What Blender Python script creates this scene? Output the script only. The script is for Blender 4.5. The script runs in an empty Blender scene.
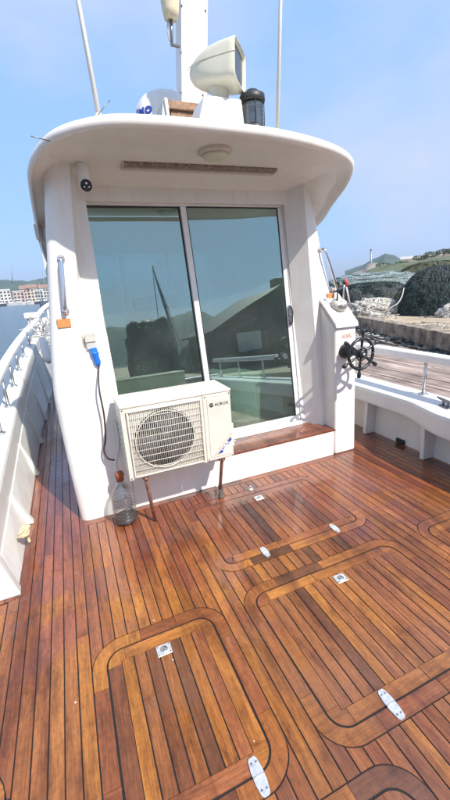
import bpy, bmesh, math, random
import numpy as np
from mathutils import Vector, Matrix, noise
random.seed(7)
D = bpy.data
SC = bpy.context.scene
COL = SC.collection
rad = math.radians

# ------------------------------------------------------------------ camera
RM = np.array([[0.91983685, -0.16793425, 0.35453951],
               [-0.38713572, -0.24240109, 0.88958847],
               [-0.06345161, -0.95553116, -0.2879828]])
CAMZ = 1.6
cd = D.cameras.new('camera')
cd.sensor_fit = 'HORIZONTAL'; cd.sensor_width = 36.0; cd.lens = 378.0/450.0*36.0
cd.clip_start = 0.05; cd.clip_end = 6000
cam = D.objects.new('camera', cd); COL.objects.link(cam)
cx, cy, cz = RM[:, 0], -RM[:, 1], -RM[:, 2]
cam.matrix_world = Matrix(((cx[0], cy[0], cz[0], 0), (cx[1], cy[1], cz[1], 0), (cx[2], cy[2], cz[2], CAMZ), (0, 0, 0, 1)))
SC.camera = cam

def ray(x, y):
    return RM @ np.array([x-225.0, y-400.0, 378.0])
def onY(x, y, Y):
    r = ray(x, y); t = Y/r[1]; return Vector((r[0]*t, Y, CAMZ+r[2]*t))
def onZ(x, y, z):
    r = ray(x, y); t = (z-CAMZ)/r[2]; return Vector((r[0]*t, r[1]*t, z))

# ------------------------------------------------------------------ light
SUN = Vector((-0.40, 1.0, -1.17)).normalized()       # direction the light travels
elev = math.asin(-SUN.z)
azim = math.atan2(-SUN.x, -SUN.y)                    # direction towards the sun, from +Y clockwise
w = D.worlds.new('World'); SC.world = w; w.use_nodes = True
nt = w.node_tree; nt.nodes.clear()
sky = nt.nodes.new('ShaderNodeTexSky'); sky.sky_type = 'NISHITA'; sky.sun_disc = False
sky.sun_elevation = elev; sky.sun_rotation = azim
sky.altitude = 0; sky.air_density = 1.0; sky.dust_density = 1.3; sky.ozone_density = 2.2
bg = nt.nodes.new('ShaderNodeBackground'); bg.inputs['Strength'].default_value = 0.15
out = nt.nodes.new('ShaderNodeOutputWorld')
# thin high cloud, soft streaks all over the sky
tc = nt.nodes.new('ShaderNodeTexCoord')
mp = nt.nodes.new('ShaderNodeMapping'); mp.inputs['Scale'].default_value = (1.2, 1.2, 2.6); mp.inputs['Location'].default_value = (2.4, 7.7, 0.6)
nz = nt.nodes.new('ShaderNodeTexNoise'); nz.inputs['Scale'].default_value = 1.0; nz.inputs['Detail'].default_value = 5; nz.inputs['Roughness'].default_value = 0.5
rp = nt.nodes.new('ShaderNodeValToRGB'); rp.color_ramp.elements[0].position = 0.42; rp.color_ramp.elements[1].position = 0.60
rp.color_ramp.elements[1].color = (0.9, 0.9, 0.9, 1)
vl = nt.nodes.new('ShaderNodeMix'); vl.data_type = 'RGBA'; vl.inputs['Factor'].default_value = 0.84; vl.inputs['B'].default_value = (1.22, 2.15, 3.95, 1)
mx = nt.nodes.new('ShaderNodeMix'); mx.data_type = 'RGBA'
mx.inputs['B'].default_value = (2.35, 2.65, 3.35, 1)
L = nt.links
L.new(tc.outputs['Generated'], mp.inputs['Vector']); L.new(mp.outputs[0], nz.inputs['Vector']); L.new(nz.outputs['Fac'], rp.inputs[0])
L.new(sky.outputs[0], vl.inputs['A']); L.new(vl.outputs['Result'], mx.inputs['A']); L.new(rp.outputs[0], mx.inputs['Factor']); L.new(mx.outputs['Result'], bg.inputs['Color'])
L.new(bg.outputs[0], out.inputs[0])
sl = D.lights.new('sun', 'SUN'); sl.energy = 3.5; sl.angle = rad(1.0); sl.color = (1.0, 0.94, 0.86)
so = D.objects.new('sun', sl); COL.objects.link(so)
so.rotation_euler = SUN.to_track_quat('-Z', 'Y').to_euler(); so.location = (6, -15, 16)
vs = SC.view_settings
vs.view_transform = 'Standard'; vs.look = 'None'; vs.gamma = 1.0; vs.exposure = 0.95; vs.use_curve_mapping = False
SC.render.engine = 'CYCLES'

# ------------------------------------------------------------------ material helpers
def new_mat(name):
    m = D.materials.new(name); m.use_nodes = True
    n = m.node_tree; b = n.nodes['Principled BSDF']
    return m, n, b
def nd(n, t, **kw):
    o = n.nodes.new(t)
    for k, v in kw.items():
        if k in o.inputs.keys(): o.inputs[k].default_value = v
        else: setattr(o, k, v)
    return o
def ramp(n, stops):
    r = n.nodes.new('ShaderNodeValToRGB'); e = r.color_ramp.elements
    while len(e) < len(stops): e.new(0.5)
    for el, (p, c) in zip(e, stops):
        el.position = p; el.color = (*c, 1) if len(c) == 3 else c
    return r
def simple(name, col, rough=0.4, metal=0.0, var=0.08, nscale=12.0, bump=0.0, coat=0.0, spec=0.5, bscale=None):
    m, n, b = new_mat(name)
    tc = nd(n, 'ShaderNodeTexCoord'); nz = nd(n, 'ShaderNodeTexNoise', Scale=nscale, Detail=5.0, Roughness=0.6)
    n.links.new(tc.outputs['Object'], nz.inputs['Vector'])
    lo = tuple(c*(1-var) for c in col); hi = tuple(min(1, c*(1+var)) for c in col)
    r = ramp(n, [(0.3, lo), (0.7, hi)]); n.links.new(nz.outputs['Fac'], r.inputs[0]); n.links.new(r.outputs[0], b.inputs['Base Color'])
    b.inputs['Roughness'].default_value = rough; b.inputs['Metallic'].default_value = metal
    b.inputs['Coat Weight'].default_value = coat; b.inputs['Specular IOR Level'].default_value = spec
    rr = nd(n, 'ShaderNodeMapRange'); rr.inputs['To Min'].default_value = max(0.02, rough-0.1); rr.inputs['To Max'].default_value = min(1, rough+0.12)
    n.links.new(nz.outputs['Fac'], rr.inputs['Value']); n.links.new(rr.outputs[0], b.inputs['Roughness'])
    if bump:
        nb = nd(n, 'ShaderNodeTexNoise', Scale=bscale or nscale*6, Detail=4.0); n.links.new(tc.outputs['Object'], nb.inputs['Vector'])
        bp = nd(n, 'ShaderNodeBump', Strength=bump, Distance=0.01); n.links.new(nb.outputs['Fac'], bp.inputs['Height']); n.links.new(bp.outputs[0], b.inputs['Normal'])
    return m

def gelcoat(name, col=(0.80, 0.775, 0.745), rough=0.3):
    m, n, b = new_mat(name)
    tc = nd(n, 'ShaderNodeTexCoord')
    mp = nd(n, 'ShaderNodeMapping', Scale=(9, 9, 0.9)); n.links.new(tc.outputs['Object'], mp.inputs['Vector'])
    st = nd(n, 'ShaderNodeTexNoise', Scale=2.0, Detail=7.0, Roughness=0.65); n.links.new(mp.outputs[0], st.inputs['Vector'])
    r1 = ramp(n, [(0.50, (0, 0, 0)), (0.78, (1, 1, 1))]); n.links.new(st.outputs['Fac'], r1.inputs[0])
    sp = nd(n, 'ShaderNodeTexNoise', Scale=5.0, Detail=6.0); n.links.new(tc.outputs['Object'], sp.inputs['Vector'])
    r2 = ramp(n, [(0.35, (0.35, 0.35, 0.35)), (0.75, (0, 0, 0))]); n.links.new(sp.outputs['Fac'], r2.inputs[0])
    ad = nd(n, 'ShaderNodeMath', operation='MULTIPLY_ADD'); n.links.new(r1.outputs[0], ad.inputs[0]); ad.inputs[1].default_value = 0.38
    n.links.new(r2.outputs[0], ad.inputs[2])
    mx = nd(n, 'ShaderNodeMix', data_type='RGBA'); mx.inputs['A'].default_value = (*col, 1)
    mx.inputs['B'].default_value = (col[0]*0.80, col[1]*0.75, col[2]*0.66, 1)
    n.links.new(ad.outputs[0], mx.inputs['Factor']); n.links.new(mx.outputs['Result'], b.inputs['Base Color'])
    rr = nd(n, 'ShaderNodeMapRange'); rr.inputs['To Min'].default_value = rough-0.08; rr.inputs['To Max'].default_value = rough+0.2
    n.links.new(sp.outputs['Fac'], rr.inputs['Value']); n.links.new(rr.outputs[0], b.inputs['Roughness'])
    b.inputs['Coat Weight'].default_value = 0.15
    wv = nd(n, 'ShaderNodeTexNoise', Scale=3.5, Detail=2.0); n.links.new(tc.outputs['Object'], wv.inputs['Vector'])
    bp = nd(n, 'ShaderNodeBump', Strength=0.08, Distance=0.02); n.links.new(wv.outputs['Fac'], bp.inputs['Height']); n.links.new(bp.outputs[0], b.inputs['Normal'])
    return m

def teak(name, axis='Y', wet=True):
    m, n, b = new_mat(name)
    lk = n.links.new
    tc = nd(n, 'ShaderNodeTexCoord'); oi = nd(n, 'ShaderNodeObjectInfo')
    # per-board offset so the figure never lines up
    cmb = nd(n, 'ShaderNodeCombineXYZ'); ml = nd(n, 'ShaderNodeMath', operation='MULTIPLY'); lk(oi.outputs['Random'], ml.inputs[0]); ml.inputs[1].default_value = 37.0
    lk(ml.outputs[0], cmb.inputs[0]); lk(ml.outputs[0], cmb.inputs[1])
    va = nd(n, 'ShaderNodeVectorMath', operation='ADD'); lk(tc.outputs['Object'], va.inputs[0]); lk(cmb.outputs[0], va.inputs[1])
    sc = {'Y': (1, 0.055, 1), 'X': (0.055, 1, 1)}[axis]
    mp = nd(n, 'ShaderNodeMapping', Scale=sc); lk(va.outputs[0], mp.inputs['Vector'])
    gr = nd(n, 'ShaderNodeTexNoise', Scale=170.0, Detail=5.0, Roughness=0.65, Distortion=0.6); lk(mp.outputs[0], gr.inputs['Vector'])
    gr2 = nd(n, 'ShaderNodeTexNoise', Scale=26.0, Detail=6.0, Roughness=0.6, Distortion=0.4); lk(mp.outputs[0], gr2.inputs['Vector'])
    base = ramp(n, [(0.0, (0.135, 0.056, 0.022)), (0.14, (0.26, 0.084, 0.026)), (0.34, (0.37, 0.140, 0.024)),
                    (0.52, (0.26, 0.094, 0.032)), (0.72, (0.44, 0.178, 0.030)), (0.86, (0.30, 0.102, 0.036)), (1.0, (0.40, 0.162, 0.042))])
    lk(oi.outputs['Random'], base.inputs[0])
    g1 = ramp(n, [(0.28, (0.52, 0.45, 0.42)), (0.62, (1.12, 1.1, 1.08))]); lk(gr.outputs['Fac'], g1.inputs[0])
    g2 = ramp(n, [(0.30, (0.60, 0.52, 0.47)), (0.62, (1.12, 1.12, 1.12))]); lk(gr2.outputs['Fac'], g2.inputs[0])
    m1 = nd(n, 'ShaderNodeMix', data_type='RGBA', blend_type='MULTIPLY'); m1.inputs['Factor'].default_value = 0.85; lk(base.outputs[0], m1.inputs['A']); lk(g1.outputs[0], m1.inputs['B'])
    m2 = nd(n, 'ShaderNodeMix', data_type='RGBA', blend_type='MULTIPLY'); m2.inputs['Factor'].default_value = 0.8; lk(m1.outputs['Result'], m2.inputs['A']); lk(g2.outputs[0], m2.inputs['B'])
    # soaked / stained blotches across neighbouring boards
    mb = nd(n, 'ShaderNodeMapping', Scale=(3.2, 0.55, 1.0)); lk(tc.outputs['Object'], mb.inputs['Vector'])
    bl = nd(n, 'ShaderNodeTexNoise', Scale=1.9, Detail=7.0, Roughness=0.62, Distortion=0.5); lk(mb.outputs[0], bl.inputs['Vector'])
    rb = ramp(n, [(0.48, (0, 0, 0)), (0.64, (1, 1, 1))]); lk(bl.outputs['Fac'], rb.inputs[0])
    m3 = nd(n, 'ShaderNodeMix', data_type='RGBA', blend_type='MULTIPLY'); lk(rb.outputs[0], m3.inputs['Factor'])
    lk(m2.outputs['Result'], m3.inputs['A']); m3.inputs['B'].default_value = (0.50, 0.42, 0.38, 1)
    # small dark knots and grime
    mk = nd(n, 'ShaderNodeMapping', Scale={'Y': (1, 0.4, 1), 'X': (0.4, 1, 1)}[axis]); lk(va.outputs[0], mk.inputs['Vector'])
    kn = nd(n, 'ShaderNodeTexNoise', Scale=14.0, Detail=6.0, Roughness=0.68); lk(mk.outputs[0], kn.inputs['Vector'])
    rk = ramp(n, [(0.52, (0, 0, 0)), (0.70, (0.85, 0.85, 0.85))]); lk(kn.outputs['Fac'], rk.inputs[0])
    m4 = nd(n, 'ShaderNodeMix', data_type='RGBA', blend_type='MULTIPLY'); lk(rk.outputs[0], m4.inputs['Factor'])
    lk(m3.outputs['Result'], m4.inputs['A']); m4.inputs['B'].default_value = (0.42, 0.38, 0.36, 1)
    # fine mottled wear
    mo = nd(n, 'ShaderNodeTexNoise', Scale=48.0, Detail=8.0, Roughness=0.72); lk(va.outputs[0], mo.inputs['Vector'])
    rm = ramp(n, [(0.32, (0.50, 0.45, 0.42)), (0.50, (0.98, 0.97, 0.96)), (0.70, (1.18, 1.16, 1.14))]); lk(mo.outputs['Fac'], rm.inputs[0])
    m4b = nd(n, 'ShaderNodeMix', data_type='RGBA', blend_type='MULTIPLY'); m4b.inputs['Factor'].default_value = 0.6; lk(m4.outputs['Result'], m4b.inputs['A']); lk(rm.outputs[0], m4b.inputs['B']); m4 = m4b
    # salt and droppings: sparse pale specks
    vo = nd(n, 'ShaderNodeTexVoronoi', Scale=7.0); lk(tc.outputs['Object'], vo.inputs['Vector'])
    rs = ramp(n, [(0.018, (1, 1, 1)), (0.032, (0, 0, 0))]); lk(vo.outputs['Distance'], rs.inputs[0])
    m5 = nd(n, 'ShaderNodeMix', data_type='RGBA'); lk(rs.outputs[0], m5.inputs['Factor']); lk(m4.outputs['Result'], m5.inputs['A']); m5.inputs['B'].default_value = (0.7, 0.66, 0.6, 1)
    # dull silvered wear in broad patches
    sv = nd(n, 'ShaderNodeTexNoise', Scale=1.1, Detail=5.0, Roughness=0.6); ms_ = nd(n, 'ShaderNodeMapping', Location=(5.2, 1.7, 0)); lk(tc.outputs['Object'], ms_.inputs['Vector']); lk(ms_.outputs[0], sv.inputs['Vector'])
    rv_ = ramp(n, [(0.48, (0, 0, 0)), (0.72, (0.5, 0.5, 0.5))]); lk(sv.outputs['Fac'], rv_.inputs[0])
    m6 = nd(n, 'ShaderNodeMix', data_type='RGBA'); lk(rv_.outputs[0], m6.inputs['Factor']); lk(m5.outputs['Result'], m6.inputs['A']); m6.inputs['B'].default_value = (0.20, 0.105, 0.075, 1)
    # rinse water still standing on the planks nearer the wheelhouse
    sx_ = nd(n, 'ShaderNodeSeparateXYZ'); lk(tc.outputs['Object'], sx_.inputs[0])
    wn2 = nd(n, 'ShaderNodeTexNoise', Scale=2.4, Detail=6.0, Roughness=0.62, Distortion=0.4); lk(tc.outputs['Object'], wn2.inputs['Vector'])
    wa = nd(n, 'ShaderNodeMath', operation='MULTIPLY_ADD'); lk(wn2.outputs['Fac'], wa.inputs[0]); wa.inputs[1].default_value = 3.4; lk(sx_.outputs[1], wa.inputs[2])
    wm = nd(n, 'ShaderNodeMapRange', interpolation_type='SMOOTHSTEP'); lk(wa.outputs[0], wm.inputs['Value']); wm.inputs['From Min'].default_value = 3.15; wm.inputs['From Max'].default_value = 3.75
    m7 = nd(n, 'ShaderNodeMix', data_type='RGBA', blend_type='MULTIPLY'); lk(wm.outputs[0], m7.inputs['Factor']); lk(m6.outputs['Result'], m7.inputs['A']); m7.inputs['B'].default_value = (0.82, 0.66, 0.95, 1)
    lk(m7.outputs['Result'], b.inputs['Base Color'])
    # varnish: wet film is glossier in patches
    wn = nd(n, 'ShaderNodeTexNoise', Scale=1.3, Detail=6.0, Roughness=0.6); lk(tc.outputs['Object'], wn.inputs['Vector'])
    rr = ramp(n, [(0.40, (0.40, 0.40, 0.40)), (0.60, (0.10, 0.10, 0.10))]); lk(wn.outputs['Fac'], rr.inputs[0])
    ra = nd(n, 'ShaderNodeMath', operation='MULTIPLY_ADD'); lk(gr2.outputs['Fac'], ra.inputs[0]); ra.inputs[1].default_value = 0.22; lk(rr.outputs[0], ra.inputs[2])
    lk(ra.outputs[0], b.inputs['Roughness'])
    cw = nd(n, 'ShaderNodeMapRange'); lk(wm.outputs[0], cw.inputs['Value']); cw.inputs['To Min'].default_value = 0.22; cw.inputs['To Max'].default_value = 1.0; lk(cw.outputs[0], b.inputs['Coat Weight'])
    cr_ = nd(n, 'ShaderNodeMapRange'); lk(wm.outputs[0], cr_.inputs['Value']); cr_.inputs['To Min'].default_value = 0.3; cr_.inputs['To Max'].default_value = 0.09; lk(cr_.outputs[0], b.inputs['Coat Roughness'])
    b.inputs['Coat IOR'].default_value = 1.45
    bp = nd(n, 'ShaderNodeBump', Strength=0.22, Distance=0.002); lk(gr.outputs['Fac'], bp.inputs['Height']); lk(bp.outputs[0], b.inputs['Normal'])
    return m

M = {}
M['white'] = gelcoat('gelcoat_white')
M['white2'] = gelcoat('painted_bulwark_white', (0.70, 0.695, 0.67), 0.4)
M['teakY'] = teak('teak_fore_aft', 'Y'); M['teakX'] = teak('teak_athwart', 'X')
M['caulk'] = simple('black_caulk', (0.012, 0.010, 0.009), 0.6, var=0.3, nscale=30)
M['steel'] = simple('brushed_steel', (0.62, 0.62, 0.62), 0.28, metal=1.0, var=0.1, nscale=40)
M['chrome'] = simple('polished_steel', (0.72, 0.72, 0.73), 0.12, metal=1.0, var=0.06, nscale=20)
M['plate'] = simple('worn_zinc_plate', (0.66, 0.67, 0.68), 0.42, metal=0.55, var=0.18, nscale=60, bump=0.2)
M['screw'] = simple('dull_screw', (0.25, 0.25, 0.25), 0.45, metal=0.8, nscale=60)
M['alu'] = simple('white_powder_coat', (0.78, 0.77, 0.75), 0.35, var=0.05, nscale=9)
M['rubber'] = simple('black_rubber', (0.018, 0.02, 0.02), 0.5, var=0.3, nscale=40)
M['blackplastic'] = simple('black_cast_plastic', (0.016, 0.018, 0.021), 0.28, var=0.3, nscale=40, bump=0.1)
M['acwhite'] = simple('aged_appliance_paint', (0.63, 0.60, 0.52), 0.42, var=0.07, nscale=7, bump=0.03)
M['acgrille'] = simple('appliance_grille_paint', (0.60, 0.575, 0.50), 0.45, var=0.08, nscale=25)
M['dark'] = simple('dark_interior_metal', (0.035, 0.035, 0.038), 0.5, var=0.3, nscale=20)
M['fan'] = simple('fan_grey_plastic', (0.085, 0.08, 0.085), 0.45, var=0.2, nscale=20)
M['rust'] = simple('rusty_painted_pipe', (0.25, 0.12, 0.085), 0.6, var=0.55, nscale=35, bump=0.3)
M['bluep'] = simple('blue_connector_plastic', (0.01, 0.14, 0.55), 0.35, var=0.1, nscale=30)
M['greyp'] = simple('grey_box_plastic', (0.5, 0.49, 0.45), 0.45, var=0.1, nscale=30)
M['cable'] = simple('black_cable', (0.05, 0.03, 0.025), 0.5, var=0.2, nscale=50)
M['orange'] = simple('orange_reflector', (0.58, 0.25, 0.09), 0.3, var=0.12, nscale=90)
M['orangecap'] = simple('orange_red_cap', (0.28, 0.085, 0.04), 0.5, var=0.35, nscale=50)
M['inkdark'] = simple('dark_print', (0.03, 0.03, 0.04), 0.5, nscale=30)
M['inkblue'] = simple('blue_print', (0.02, 0.05, 0.32), 0.45, nscale=30)
M['inkred'] = simple('red_print', (0.55, 0.05, 0.03), 0.5, nscale=30)
M['inkpink'] = simple('faded_red_print', (0.70, 0.47, 0.38), 0.6, var=0.3, nscale=120)
M['inkwhite'] = simple('white_print', (0.75, 0.75, 0.74), 0.5, nscale=30)
M['cream'] = simple('cream_lamp_housing', (0.60, 0.585, 0.47), 0.38, var=0.05, nscale=10)
M['wood'] = simple('bare_mast_step_timber', (0.30, 0.18, 0.11), 0.75, var=0.4, nscale=30, bump=0.4)
M['beige'] = simple('beige_trim', (0.56, 0.5, 0.44), 0.5, var=0.1, nscale=20)
M['bulb'] = simple('amber_bulb_glass', (0.68, 0.60, 0.42), 0.2, var=0.1, nscale=20)
M['rope'] = simple('old_rope', (0.55, 0.52, 0.46), 0.85, var=0.2, nscale=80, bump=0.5)
M['yrope'] = simple('yellowed_rope', (0.62, 0.52, 0.33), 0.85, var=0.2, nscale=90, bump=0.5)
M['redflag'] = simple('red_plastic_tag', (0.5, 0.05, 0.05), 0.5, nscale=20)
M['fabric'] = simple('dark_tarpaulin', (0.02, 0.033, 0.036), 0.6, var=0.45, nscale=7, bump=0.6, bscale=14)

def glass_mat(name, refl, rcol, tcol, rough=0.0, drops=False):
    m = D.materials.new(name); m.use_nodes = True; n = m.node_tree; n.nodes.clear(); lk = n.links.new
    o = nd(n, 'ShaderNodeOutputMaterial'); g = nd(n, 'ShaderNodeBsdfGlossy'); t = nd(n, 'ShaderNodeBsdfTransparent'); mx = nd(n, 'ShaderNodeMixShader')
    g.inputs['Color'].default_value = (*rcol, 1); t.inputs['Color'].default_value = (*tcol, 1); g.inputs['Roughness'].default_value = rough
    lw = nd(n, 'ShaderNodeLayerWeight', Blend=0.25)
    mr = nd(n, 'ShaderNodeMapRange'); mr.inputs['To Min'].default_value = refl; mr.inputs['To Max'].default_value = min(1, refl+0.4)
    lk(lw.outputs['Fresnel'], mr.inputs['Value']); lk(mr.outputs[0], mx.inputs[0])
    lk(t.outputs[0], mx.inputs[1]); lk(g.outputs[0], mx.inputs[2])
    tc = nd(n, 'ShaderNodeTexCoord')
    wv = nd(n, 'ShaderNodeTexNoise', Scale=1.6, Detail=1.0); lk(tc.outputs['Object'], wv.inputs['Vector'])
    bp = nd(n, 'ShaderNodeBump', Strength=0.04, Distance=0.03); lk(wv.outputs['Fac'], bp.inputs['Height']); lk(bp.outputs[0], g.inputs['Normal'])
    if drops:   # dried drops and salt film
        vo = nd(n, 'ShaderNodeTexVoronoi', Scale=38.0); lk(tc.outputs['Object'], vo.inputs['Vector'])
        rs = ramp(n, [(0.045, (1, 1, 1)), (0.11, (0, 0, 0))]); lk(vo.outputs['Distance'], rs.inputs[0])
        nz = nd(n, 'ShaderNodeTexNoise', Scale=3.0, Detail=5.0); lk(tc.outputs['Object'], nz.inputs['Vector'])
        rn = ramp(n, [(0.36, (0, 0, 0)), (0.60, (1, 1, 1))]); lk(nz.outputs['Fac'], rn.inputs[0])
        mu = nd(n, 'ShaderNodeMath', operation='MULTIPLY'); lk(rs.outputs[0], mu.inputs[0]); lk(rn.outputs[0], mu.inputs[1])
        fm = nd(n, 'ShaderNodeMath', operation='MULTIPLY_ADD'); lk(mu.outputs[0], fm.inputs[0]); fm.inputs[1].default_value = 0.55
        fl = nd(n, 'ShaderNodeMath', operation='MULTIPLY'); lk(nz.outputs['Fac'], fl.inputs[0]); fl.inputs[1].default_value = 0.06; lk(fl.outputs[0], fm.inputs[2])
        df = nd(n, 'ShaderNodeBsdfDiffuse'); df.inputs['Color'].default_value = (0.6, 0.62, 0.6, 1)
        m2 = nd(n, 'ShaderNodeMixShader'); lk(fm.outputs[0], m2.inputs[0]); lk(mx.outputs[0], m2.inputs[1]); lk(df.outputs[0], m2.inputs[2]); lk(m2.outputs[0], o.inputs[0])
    else: lk(mx.outputs[0], o.inputs[0])
    return m
M['glass'] = glass_mat('tinted_door_glass', 0.25, (0.74, 0.88, 0.84), (0.76, 0.91, 0.86), drops=True)
M['clear'] = glass_mat('clear_plastic', 0.10, (1, 1, 1), (0.84, 0.85, 0.84), rough=0.06, drops=True)
M['lens'] = glass_mat('lamp_lens', 0.25, (0.9, 0.95, 1), (0.55, 0.62, 0.66), rough=0.05)
M['smoke'] = glass_mat('smoked_lantern_glass', 0.15, (0.9, 0.92, 0.9), (0.34, 0.34, 0.32), rough=0.05, drops=True)

def net_mat(name, a, b_, c):
    m, n, b = new_mat(name); lk = n.links.new
    tc = nd(n, 'ShaderNodeTexCoord')
    mp = nd(n, 'ShaderNodeMapping', Scale=(1, 1, 1.6)); lk(tc.outputs['Object'], mp.inputs['Vector'])
    n1 = nd(n, 'ShaderNodeTexNoise', Scale=1.6, Detail=9.0, Roughness=0.72, Distortion=1.2); lk(mp.outputs[0], n1.inputs['Vector'])
    wv = nd(n, 'ShaderNodeTexWave', Scale=3.0, Distortion=9.0, Detail=4.0); wv.inputs['Detail Scale'].default_value = 2.0; lk(mp.outputs[0], wv.inputs['Vector'])
    ad = nd(n, 'ShaderNodeMath', operation='MULTIPLY_ADD'); lk(wv.outputs['Fac'], ad.inputs[0]); ad.inputs[1].default_value = 0.35
    sb = nd(n, 'ShaderNodeMath', operation='SUBTRACT'); lk(n1.outputs['Fac'], sb.inputs[0]); sb.inputs[1].default_value = 0.15; lk(sb.outputs[0], ad.inputs[2])
    r = ramp(n, [(0.25, a), (0.5, b_), (0.72, c)]); lk(ad.outputs[0], r.inputs[0]); lk(r.outputs[0], b.inputs['Base Color'])
    b.inputs['Roughness'].default_value = 0.85; b.inputs['Specular IOR Level'].default_value = 0.2
    bp = nd(n, 'ShaderNodeBump', Strength=0.6, Distance=0.03); lk(ad.outputs[0], bp.inputs['Height']); lk(bp.outputs[0], b.inputs['Normal'])
    return m
M['netgreen'] = net_mat('dark_green_net', (0.008, 0.015, 0.015), (0.020, 0.034, 0.033), (0.045, 0.064, 0.058))
M['netgrey'] = net_mat('grey_black_net', (0.022, 0.027, 0.028), (0.045, 0.055, 0.055), (0.09, 0.10, 0.10))
M['netolive'] = net_mat('olive_net', (0.015, 0.018, 0.010), (0.05, 0.055, 0.03), (0.13, 0.13, 0.08))
M['nettan'] = net_mat('bleached_net', (0.16, 0.14, 0.12), (0.40, 0.37, 0.33), (0.62, 0.6, 0.55))
M['tarpblue'] = net_mat('faded_blue_green_cover', (0.07, 0.10, 0.10), (0.17, 0.22, 0.22), (0.30, 0.35, 0.35))

# ------------------------------------------------------------------ mesh helpers
def add_obj(name, me, mat, parent=None, smooth=False):
    if mat is not None: me.materials.append(mat)
    if smooth:
        me.polygons.foreach_set('use_smooth', [True]*len(me.polygons))
    o = D.objects.new(name, me); COL.objects.link(o)
    if parent is not None: o.parent = parent
    return o
def mesh(name, v, f, mat, parent=None, smooth=False):
    me = D.meshes.new(name); me.from_pydata([tuple(a) for a in v], [], f); me.update()
    return add_obj(name, me, mat, parent, smooth)
def from_bm(name, bm, mat, parent=None, smooth=False, recalc=True):
    if recalc: bmesh.ops.recalc_face_normals(bm, faces=bm.faces)
    me = D.meshes.new(name); bm.to_mesh(me); bm.free()
    return add_obj(name, me, mat, parent, smooth)
def tag(o, label=None, cat=None, group=None, kind=None):
    if label: o['label'] = label
    if cat: o['category'] = cat
    if group: o['group'] = group
    if kind: o['kind'] = kind
    return o
def thing(name, label, cat, group=None):
    o = D.objects.new(name, None); o.empty_display_size = 0.1; COL.objects.link(o)
    return tag(o, label, cat, group)
def bm_box(bm, x0, x1, y0, y1, z0, z1, mat4=None):
    vs_ = [bm.verts.new((x, y, z)) for z in (z0, z1) for y in (y0, y1) for x in (x0, x1)]
    for f in ((0, 2, 3, 1), (4, 5, 7, 6), (0, 1, 5, 4), (2, 6, 7, 3), (0, 4, 6, 2), (1, 3, 7, 5)): bm.faces.new([vs_[i] for i in f])
    if mat4 is not None:
        for v in vs_: v.co = mat4 @ v.co
    return vs_
def bevel_all(bm, w, seg=2):
    bmesh.ops.bevel(bm, geom=list(bm.edges), offset=w, segments=seg, profile=0.5, affect='EDGES', clamp_overlap=True)
def box(name, x0, x1, y0, y1, z0, z1, mat, parent=None, bev=0.0, seg=2, mat4=None):
    bm = bmesh.new(); bm_box(bm, x0, x1, y0, y1, z0, z1, mat4)
    if bev: bevel_all(bm, bev, seg)
    return from_bm(name, bm, mat, parent, smooth=False)
def hexa(name, pts, mat, parent=None, bev=0.0, seg=2):
    """eight points: bottom four (x0y0,x1y0,x0y1,x1y1) then top four"""
    bm = bmesh.new(); vs_ = [bm.verts.new(p) for p in pts]
    for f in ((0, 2, 3, 1), (4, 5, 7, 6), (0, 1, 5, 4), (2, 6, 7, 3), (0, 4, 6, 2), (1, 3, 7, 5)): bm.faces.new([vs_[i] for i in f])
    if bev: bevel_all(bm, bev, seg)
    return from_bm(name, bm, mat, parent)
def smooth_pts(pts, n=6):
    pts = [Vector(p) for p in pts]
    if len(pts) < 3: return pts
    out_ = []
    for i in range(len(pts)-1):
        p0 = pts[max(i-1, 0)]; p1 = pts[i]; p2 = pts[i+1]; p3 = pts[min(i+2, len(pts)-1)]
        for k in range(n):
            t = k/n
            out_.append(0.5*((2*p1)+(p2-p0)*t+(2*p0-5*p1+4*p2-p3)*t*t+(3*p1-p0-3*p2+p3)*t*t*t))
    out_.append(pts[-1]); return out_
def bm_tube(bm, pts, r, n=8, caps=True):
    pts = [Vector(p) for p in pts]; rs = r if isinstance(r, (list, tuple)) else [r]*len(pts)
    rings = []; up = None
    for i, p in enumerate(pts):
        t = (pts[min(i+1, len(pts)-1)]-pts[max(i-1, 0)])
        if t.length < 1e-9: t = Vector((0, 0, 1))
        t.normalize()
        if up is None:
            up = Vector((0, 0, 1)) if abs(t.z) < 0.9 else Vector((1, 0, 0))
        a = t.cross(up); a.normalize(); b = a.cross(t); up = b
        rings.append([bm.verts.new(p+(a*math.cos(2*math.pi*k/n)+b*math.sin(2*math.pi*k/n))*rs[i]) for k in range(n)])
    for i in range(len(rings)-1):
        for k in range(n):
            f = bm.faces.new((rings[i][k], rings[i][(k+1) % n], rings[i+1][(k+1) % n], rings[i+1][k])); f.smooth = True
    if caps:
        bm.faces.new(rings[0]); bm.faces.new(rings[-1])
def tube(name, pts, r, mat, parent=None, n=8):
    bm = bmesh.new(); bm_tube(bm, pts, r, n); return from_bm(name, bm, mat, parent)
def bm_lathe(bm, prof, n=24, mat4=None):
    rings = []
    for r, z in prof:
        rings.append([bm.verts.new((r*math.cos(2*math.pi*k/n), r*math.sin(2*math.pi*k/n), z)) for k in range(n)])
    for i in range(len(rings)-1):
        for k in range(n):
            f = bm.faces.new((rings[i][k], rings[i][(k+1) % n], rings[i+1][(k+1) % n], rings[i+1][k])); f.smooth = True
    bm.faces.new(rings[0]); bm.faces.new(rings[-1])
    if mat4 is not None:
        for rg in rings:
            for v in rg: v.co = mat4 @ v.co
def lathe(name, prof, mat, parent=None, n=24, mat4=None):
    bm = bmesh.new(); bm_lathe(bm, prof, n, mat4); return from_bm(name, bm, mat, parent)
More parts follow.
